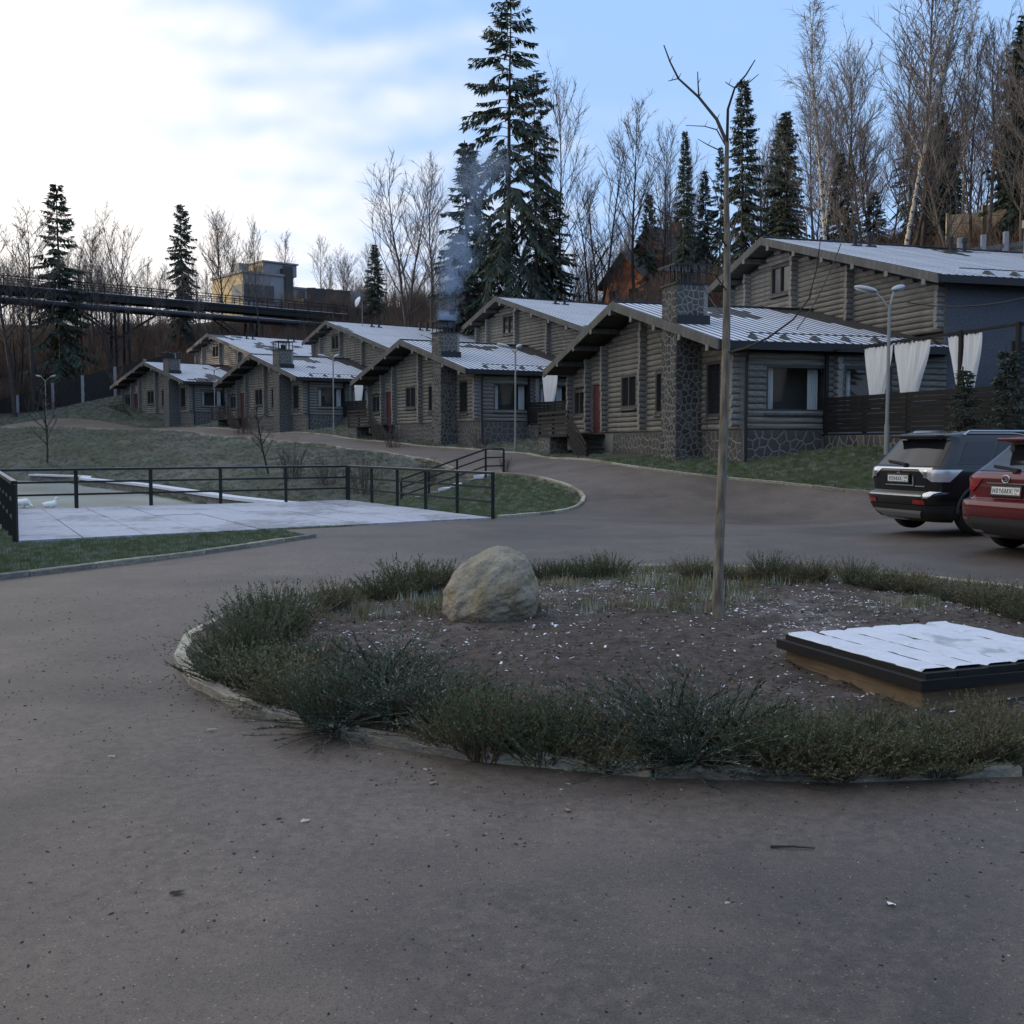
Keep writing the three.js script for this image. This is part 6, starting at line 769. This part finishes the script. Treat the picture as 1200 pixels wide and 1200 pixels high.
// satellite dish on the third house
{ const p = h3.toWorld(9.5, 9.2, 9.6), o = thing('satellite_dish', 'white satellite dish on a mast above the third house roof', 'dish', p); mesh('mast', new Buf().frustum([0, 0, 0], [0, 2.1, 0], .03, .03, 6, true).geo(), M.pole, o); const d = mesh('reflector', new THREE.SphereGeometry(.62, 20, 8, 0, 6.283, 0, .85), std(lin(.78, .78, .78), .5, dbl), o); d.position.set(0, 1.9, 0); d.rotation.set(0, .5, 1.25, 'YXZ'); mesh('feed_arm', new Buf().frustum([0, 1.6, 0], [-.55, 1.9, .3], .02, .015, 5, true).geo(), M.pole, o); }
// ------------------------------------------------------------------ white geese on the ice
function goose(label, x, d, turn, feeding) {
  const bones = feeding ? [[[-.16, .17, 0], [.10, .19, 0], .10, .12], [[.10, .19, 0], [.22, .15, 0], .07, .04], [[.20, .17, 0], [.29, .06, .01], .036, .034], [[.29, .06, .01], [.33, .045, .01], .034, .022], [[-.16, .18, 0], [-.28, .22, 0], .07, .02], [[.02, .1, .05], [.02, .03, .05], .028, .018], [[.02, .1, -.05], [.02, .03, -.05], .028, .018]] : [[[-.14, .17, 0], [.08, .19, 0], .10, .115], [[.08, .2, 0], [.15, .28, 0], .07, .04], [[.15, .28, 0], [.155, .38, 0], .038, .032], [[.155, .38, 0], [.19, .395, 0], .036, .03], [[-.14, .18, 0], [-.27, .22, 0], .07, .02], [[.0, .1, .05], [.0, .03, .05], .028, .018], [[.0, .1, -.05], [.0, .03, -.05], .028, .018]];
  // one continuous skin: rays from the body's grid marched on a smooth union of tapered capsules
  const f = (p) => { let s = 0; for (const [a, b, ra, rb] of bones) { const ab = sub(b, a), t = clamp((sub(p, a)[0] * ab[0] + sub(p, a)[1] * ab[1] + sub(p, a)[2] * ab[2]) / (len(ab) ** 2)), q = add(a, mul(ab, t)), dd = len(sub(p, q)) - mix(ra, rb, t); s += Math.exp(-dd * 60); } return -Math.log(s) / 60; };
  const N = 44, lo = [-.36, -.01, -.2], sz = [.8, .5, .4], st = sz.map((v) => v / N), B = new Buf(), val = new Float32Array((N + 1) ** 3), id = (i, j, k) => (i * (N + 1) + j) * (N + 1) + k, P = (i, j, k) => [lo[0] + i * st[0], lo[1] + j * st[1], lo[2] + k * st[2]];
  for (let i = 0; i <= N; i++) for (let j = 0; j <= N; j++) for (let k = 0; k <= N; k++) val[id(i, j, k)] = f(P(i, j, k));
  const tets = [[0, 5, 1, 6], [0, 1, 2, 6], [0, 2, 3, 6], [0, 3, 7, 6], [0, 7, 4, 6], [0, 4, 5, 6]], cor = [[0, 0, 0], [1, 0, 0], [1, 1, 0], [0, 1, 0], [0, 0, 1], [1, 0, 1], [1, 1, 1], [0, 1, 1]];
  const emit = (a, b, c) => { const n0 = cross(sub(b, a), sub(c, a)), gr = (p) => { const e = .004; return nrm([f([p[0] + e, p[1], p[2]]) - f([p[0] - e, p[1], p[2]]), f([p[0], p[1] + e, p[2]]) - f([p[0], p[1] - e, p[2]]), f([p[0], p[1], p[2] + e]) - f([p[0], p[1], p[2] - e])]); }, na = gr(a); const tri = n0[0] * na[0] + n0[1] * na[1] + n0[2] * na[2] < 0 ? [a, c, b] : [a, b, c]; const q = B.p.length / 3; for (const p of tri) B.v(p, gr(p)); B.i.push(q, q + 1, q + 2); };
  for (let i = 0; i < N; i++) for (let j = 0; j < N; j++) for (let k = 0; k < N; k++) { const v = cor.map(([a, b, c]) => val[id(i + a, j + b, k + c)]); if (v.every((x) => x > 0) || v.every((x) => x < 0)) continue; const p = cor.map(([a, b, c]) => P(i + a, j + b, k + c)); for (const t of tets) { const inn = t.filter((q) => v[q] < 0), out = t.filter((q) => v[q] >= 0), X = (a, b) => lerp3(p[a], p[b], v[a] / (v[a] - v[b])); if (inn.length === 1) emit(X(inn[0], out[0]), X(inn[0], out[1]), X(inn[0], out[2])); else if (inn.length === 3) emit(X(inn[0], out[0]), X(inn[1], out[0]), X(inn[2], out[0])); else if (inn.length === 2) { const a = X(inn[0], out[0]), b = X(inn[0], out[1]), c = X(inn[1], out[1]), e = X(inn[1], out[0]); emit(a, b, c); emit(a, c, e); } } }
  const o = thing('goose', label, 'goose', [x, WATER_Y + .005, -d], turn, 'white geese on the frozen pond'); mesh('body', B.geo(), M.goose, o); const hb = feeding ? [.335, .04, .01] : [.2, .392, 0]; mesh('bill', new Buf().frustum(hb, add(hb, feeding ? [.05, -.03, 0] : [.06, -.012, 0]), .017, .007, 7, true).geo(), M.bill, o); for (const z of [-.05, .05]) mesh('foot', new Buf().box(-.02, .05, 0, .012, z - .025, z + .025).geo(), M.bill, o); o.scale.setScalar(1.05);
}
{ const p = (px, py) => gp(px, py, WATER_Y); let q = p(60, 598); goose('white goose with raised head on the ice behind the deck', q[0], q[1], .2, false); q = p(27, 595); goose('white goose with lowered head on the ice, by the left railing', q[0], q[1], 0, true); }
// ------------------------------------------------------------------ smoke from the second house
{ const R = rng(303), p0 = h2.toWorld(-.45, 6.75, 3.3), L = [], gauss = () => (R() + R() + R() + R() - 2) * 1.0; for (let i = 0; i < 230000; i++) { const t = Math.pow(R(), 1.35), y = t * 9.5, cx = .12 * y + .012 * y * y + .35 * Math.sin(y * .8) * (t + .1), w = .34 + y * .16; const a = gauss() * w, b = gauss() * w, e = y + gauss() * .3; const den = fbm((cx + a) * 1.3 + 20, e * 1.1 - t * 2, 4, 701); if (R() > sst(.36, .62, den) + .08) continue; L.push([p0[0] + cx + a, p0[1] + Math.max(-.2, e), p0[2] - y * .1 + b, R() * 6, .0042 + R() * .0046]); } instances('chimney_smoke', new THREE.OctahedronGeometry(1, 0), M.smoke, L, 'pale blue smoke drifting up from the chimney of the second house', 'smoke'); }
shade(scene);
renderer.render(scene, camera);
